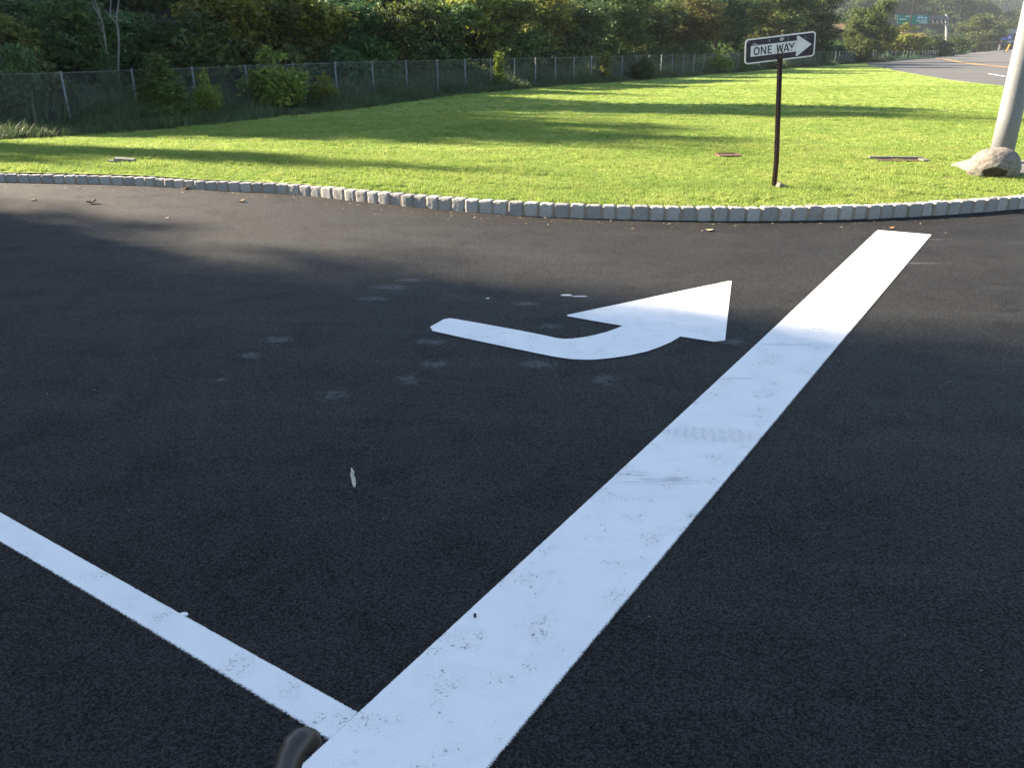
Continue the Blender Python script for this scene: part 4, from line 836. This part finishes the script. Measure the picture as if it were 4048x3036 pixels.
# island with pale kerb stones
isl = empty('traffic_island', G(3990, 213, .02)); tag(isl, 'low grass traffic island with pale kerb stones at the foot of the guy wire', 'traffic island')
il = Vector(isl.location); mb = MB()
for k, (px, py) in enumerate(((3937, 214), (3951, 214.5), (3958, 215), (3965, 214.6))): p = Vector(G(px, py, .02)) - il; mb.box((p.x, p.y, .14), (.55, .5, .3))
mb.build('kerb_stone', M_white, isl); pp = [Vector(G(a, b, .02)) - il for a, b in ((3940, 213.5), (3975, 217), (4060, 218), (4200, 216), (4150, 210), (4000, 209))]
m = MB(); m.v = [p + Vector((0, 0, .12)) for p in pp] + [p for p in pp]; m.f = [tuple(range(6))] + [(k, 6 + k, 6 + (k + 1) % 6, (k + 1) % 6) for k in range(6)]; m.build('turf', M_lawn, isl)
# highway gantry
Zg = 240; g0 = Vector(at(3742, 188, Zg)); g0.z = 0; gan = empty('highway_gantry', g0); tag(gan, 'steel highway sign gantry carrying a large green direction sign above the bushes', 'sign gantry')
M_green = plain('sign_green', (.012, .16, .10), .45, .08, 1); M_gsteel = plain('gantry_steel', (.17, .165, .155), .6, .1)
def gp(px, py): return Vector(at(px, py, Zg)) - g0
MB().tube([gp(3742, 188) * 1.0, gp(3742, 56)], .42, 12).build('column', M_gsteel, gan); tr = MB()
for y_ in (61, 72): tr.bar(gp(3540, y_), gp(3752, y_), .28)
for k in range(15):
    a = 3668 + k * 5.6; tr.bar(gp(a, 61), gp(a + 5.6, 72), .15); tr.bar(gp(a + 5.6, 61), gp(a, 72), .15)
    if k % 3 == 0: tr.bar(gp(a + 4, 72), gp(a + 4, 91), .13)
tr.bar(gp(3668, 92), gp(3742, 90), .2); tr.build('truss', M_gsteel, gan)
def gquad(px0, py0, px1, py1, dz, m, name, parent, th=.1):
    a, b, c, d = [gp(*q) for q in ((px0, py0), (px1, py0), (px1, py1), (px0, py1))]; o_ = Vector((0, -dz, 0)); m_ = MB(); m_.v = [p + o_ for p in (a, b, c, d)] + [p + o_ + Vector((0, th, 0)) for p in (a, b, c, d)]
    m_.f = [(0, 3, 2, 1), (4, 5, 6, 7)] + [(k, (k + 1) % 4, 4 + (k + 1) % 4, 4 + k) for k in range(4)]; return m_.build(name, m, parent)
gs = gquad(3545, 57, 3669, 93, .6, M_green, 'sign_panel', gan); bd = MB()
for q in ((3545, 57, 3669, 58), (3545, 92, 3669, 93), (3545, 58, 3546, 92), (3668, 58, 3669, 92)): pass
M_blue = plain('shield_blue', (.05, .16, .5), .5, .1)
for i, (x_, c_) in enumerate(((3623, M_blue), (3637, M_blue), (3651, M_blue))): gquad(x_, 66, x_ + 9, 75, .72, M_white, 'shield', gs).parent = gan; gquad(x_ + 1.2, 68.5, x_ + 7.8, 74, .8, c_, 'shield_field', gan)
for (x0_, y0_, n_, s_) in ((3620, 79, 8, 5.2), (3630, 86, 6, 5.2), (3628, 61.5, 5, 3), (3575, 62, 9, 2.8), (3552, 72, 6, 5)):
    w_ = MB()
    for k in range(n_):
        a, b = gp(x0_ + k * s_, y0_), gp(x0_ + k * s_ + s_ * .6, y0_ + s_ * .75); w_.box(((a.x + b.x) / 2, (a.y + b.y) / 2 - .74, (a.z + b.z) / 2), (abs(b.x - a.x), .05, abs(a.z - b.z)))
    w_.build('lettering', M_white, gan)
# grey building and blue sign
bl = empty('building', at(3985, 188, 420)); bl.location.z = 0; tag(bl, 'long low grey building with a flat roof far beyond the road', 'building'); b0 = Vector(bl.location)
def bq(px0, py0, px1, py1, Z, m, name, th=6):
    a, b = Vector(at(px0, py0, Z)) - b0, Vector(at(px1, py1, Z)) - b0; return MB().box(((a.x + b.x) / 2, a.y + th / 2, (a.z + b.z) / 2), (abs(b.x - a.x), th, abs(a.z - b.z))).build(name, m, bl)
M_grey = plain('grey_cladding', (.22, .23, .26), .7, .1, .4); M_dk = plain('dark_glass', (.03, .035, .05), .3, .1, .3)
bq(3945, 113, 4260, 131, 424, M_grey, 'roof', 22); bq(3950, 131.5, 4255, 190, 428, M_dk, 'wall', 14); bq(3952, 158, 4250, 167, 426, plain('pale_wall', (.3, .36, .45), .6, .1), 'wall_band', 1.5)
bs = empty('blue_sign', at(3978, 190, 400)); bs.location.z = 0; tag(bs, 'blue service sign with small pale emblems in front of the grey building', 'sign'); b0 = Vector(bs.location); bl = bs
bq(3957, 136, 4003, 154, 400, plain('service_blue', (.02, .10, .52), .5, .08, .5), 'sign_panel', .4); bq(3960, 154, 3962, 192, 401, M_gsteel, 'leg', .3); bq(3996, 154, 3998, 192, 401, M_gsteel, 'leg', .3)
for (x_, y_, m_) in ((3962, 143, M_post), (3976, 138, M_orange), (3988, 143, M_post)): bq(x_, y_, x_ + 7, y_ + 6, 399.4, m_, 'emblem', .2)

# prototypes are only sources for copies
for k in T:
    for ch in list(T[k].children): bpy.data.objects.remove(ch)
    bpy.data.objects.remove(T[k])
# ------------------------------------------------------------------ haze
hm = bpy.data.materials.new('haze'); hm.use_nodes = True; ht = hm.node_tree; ht.nodes.remove(ht.nodes['Principled BSDF']); pv = ht.nodes.new('ShaderNodeVolumePrincipled')
pv.inputs['Color'].default_value = (.80, .88, 1, 1); pv.inputs['Density'].default_value = .00014; pv.inputs['Anisotropy'].default_value = .2; ht.links.new(pv.outputs[0], ht.nodes['Material Output'].inputs['Volume'])
hx = MB().box((380, 560, 55.4), (1240, 1900, 117)).build('haze', hm); hx['kind'] = 'stuff'
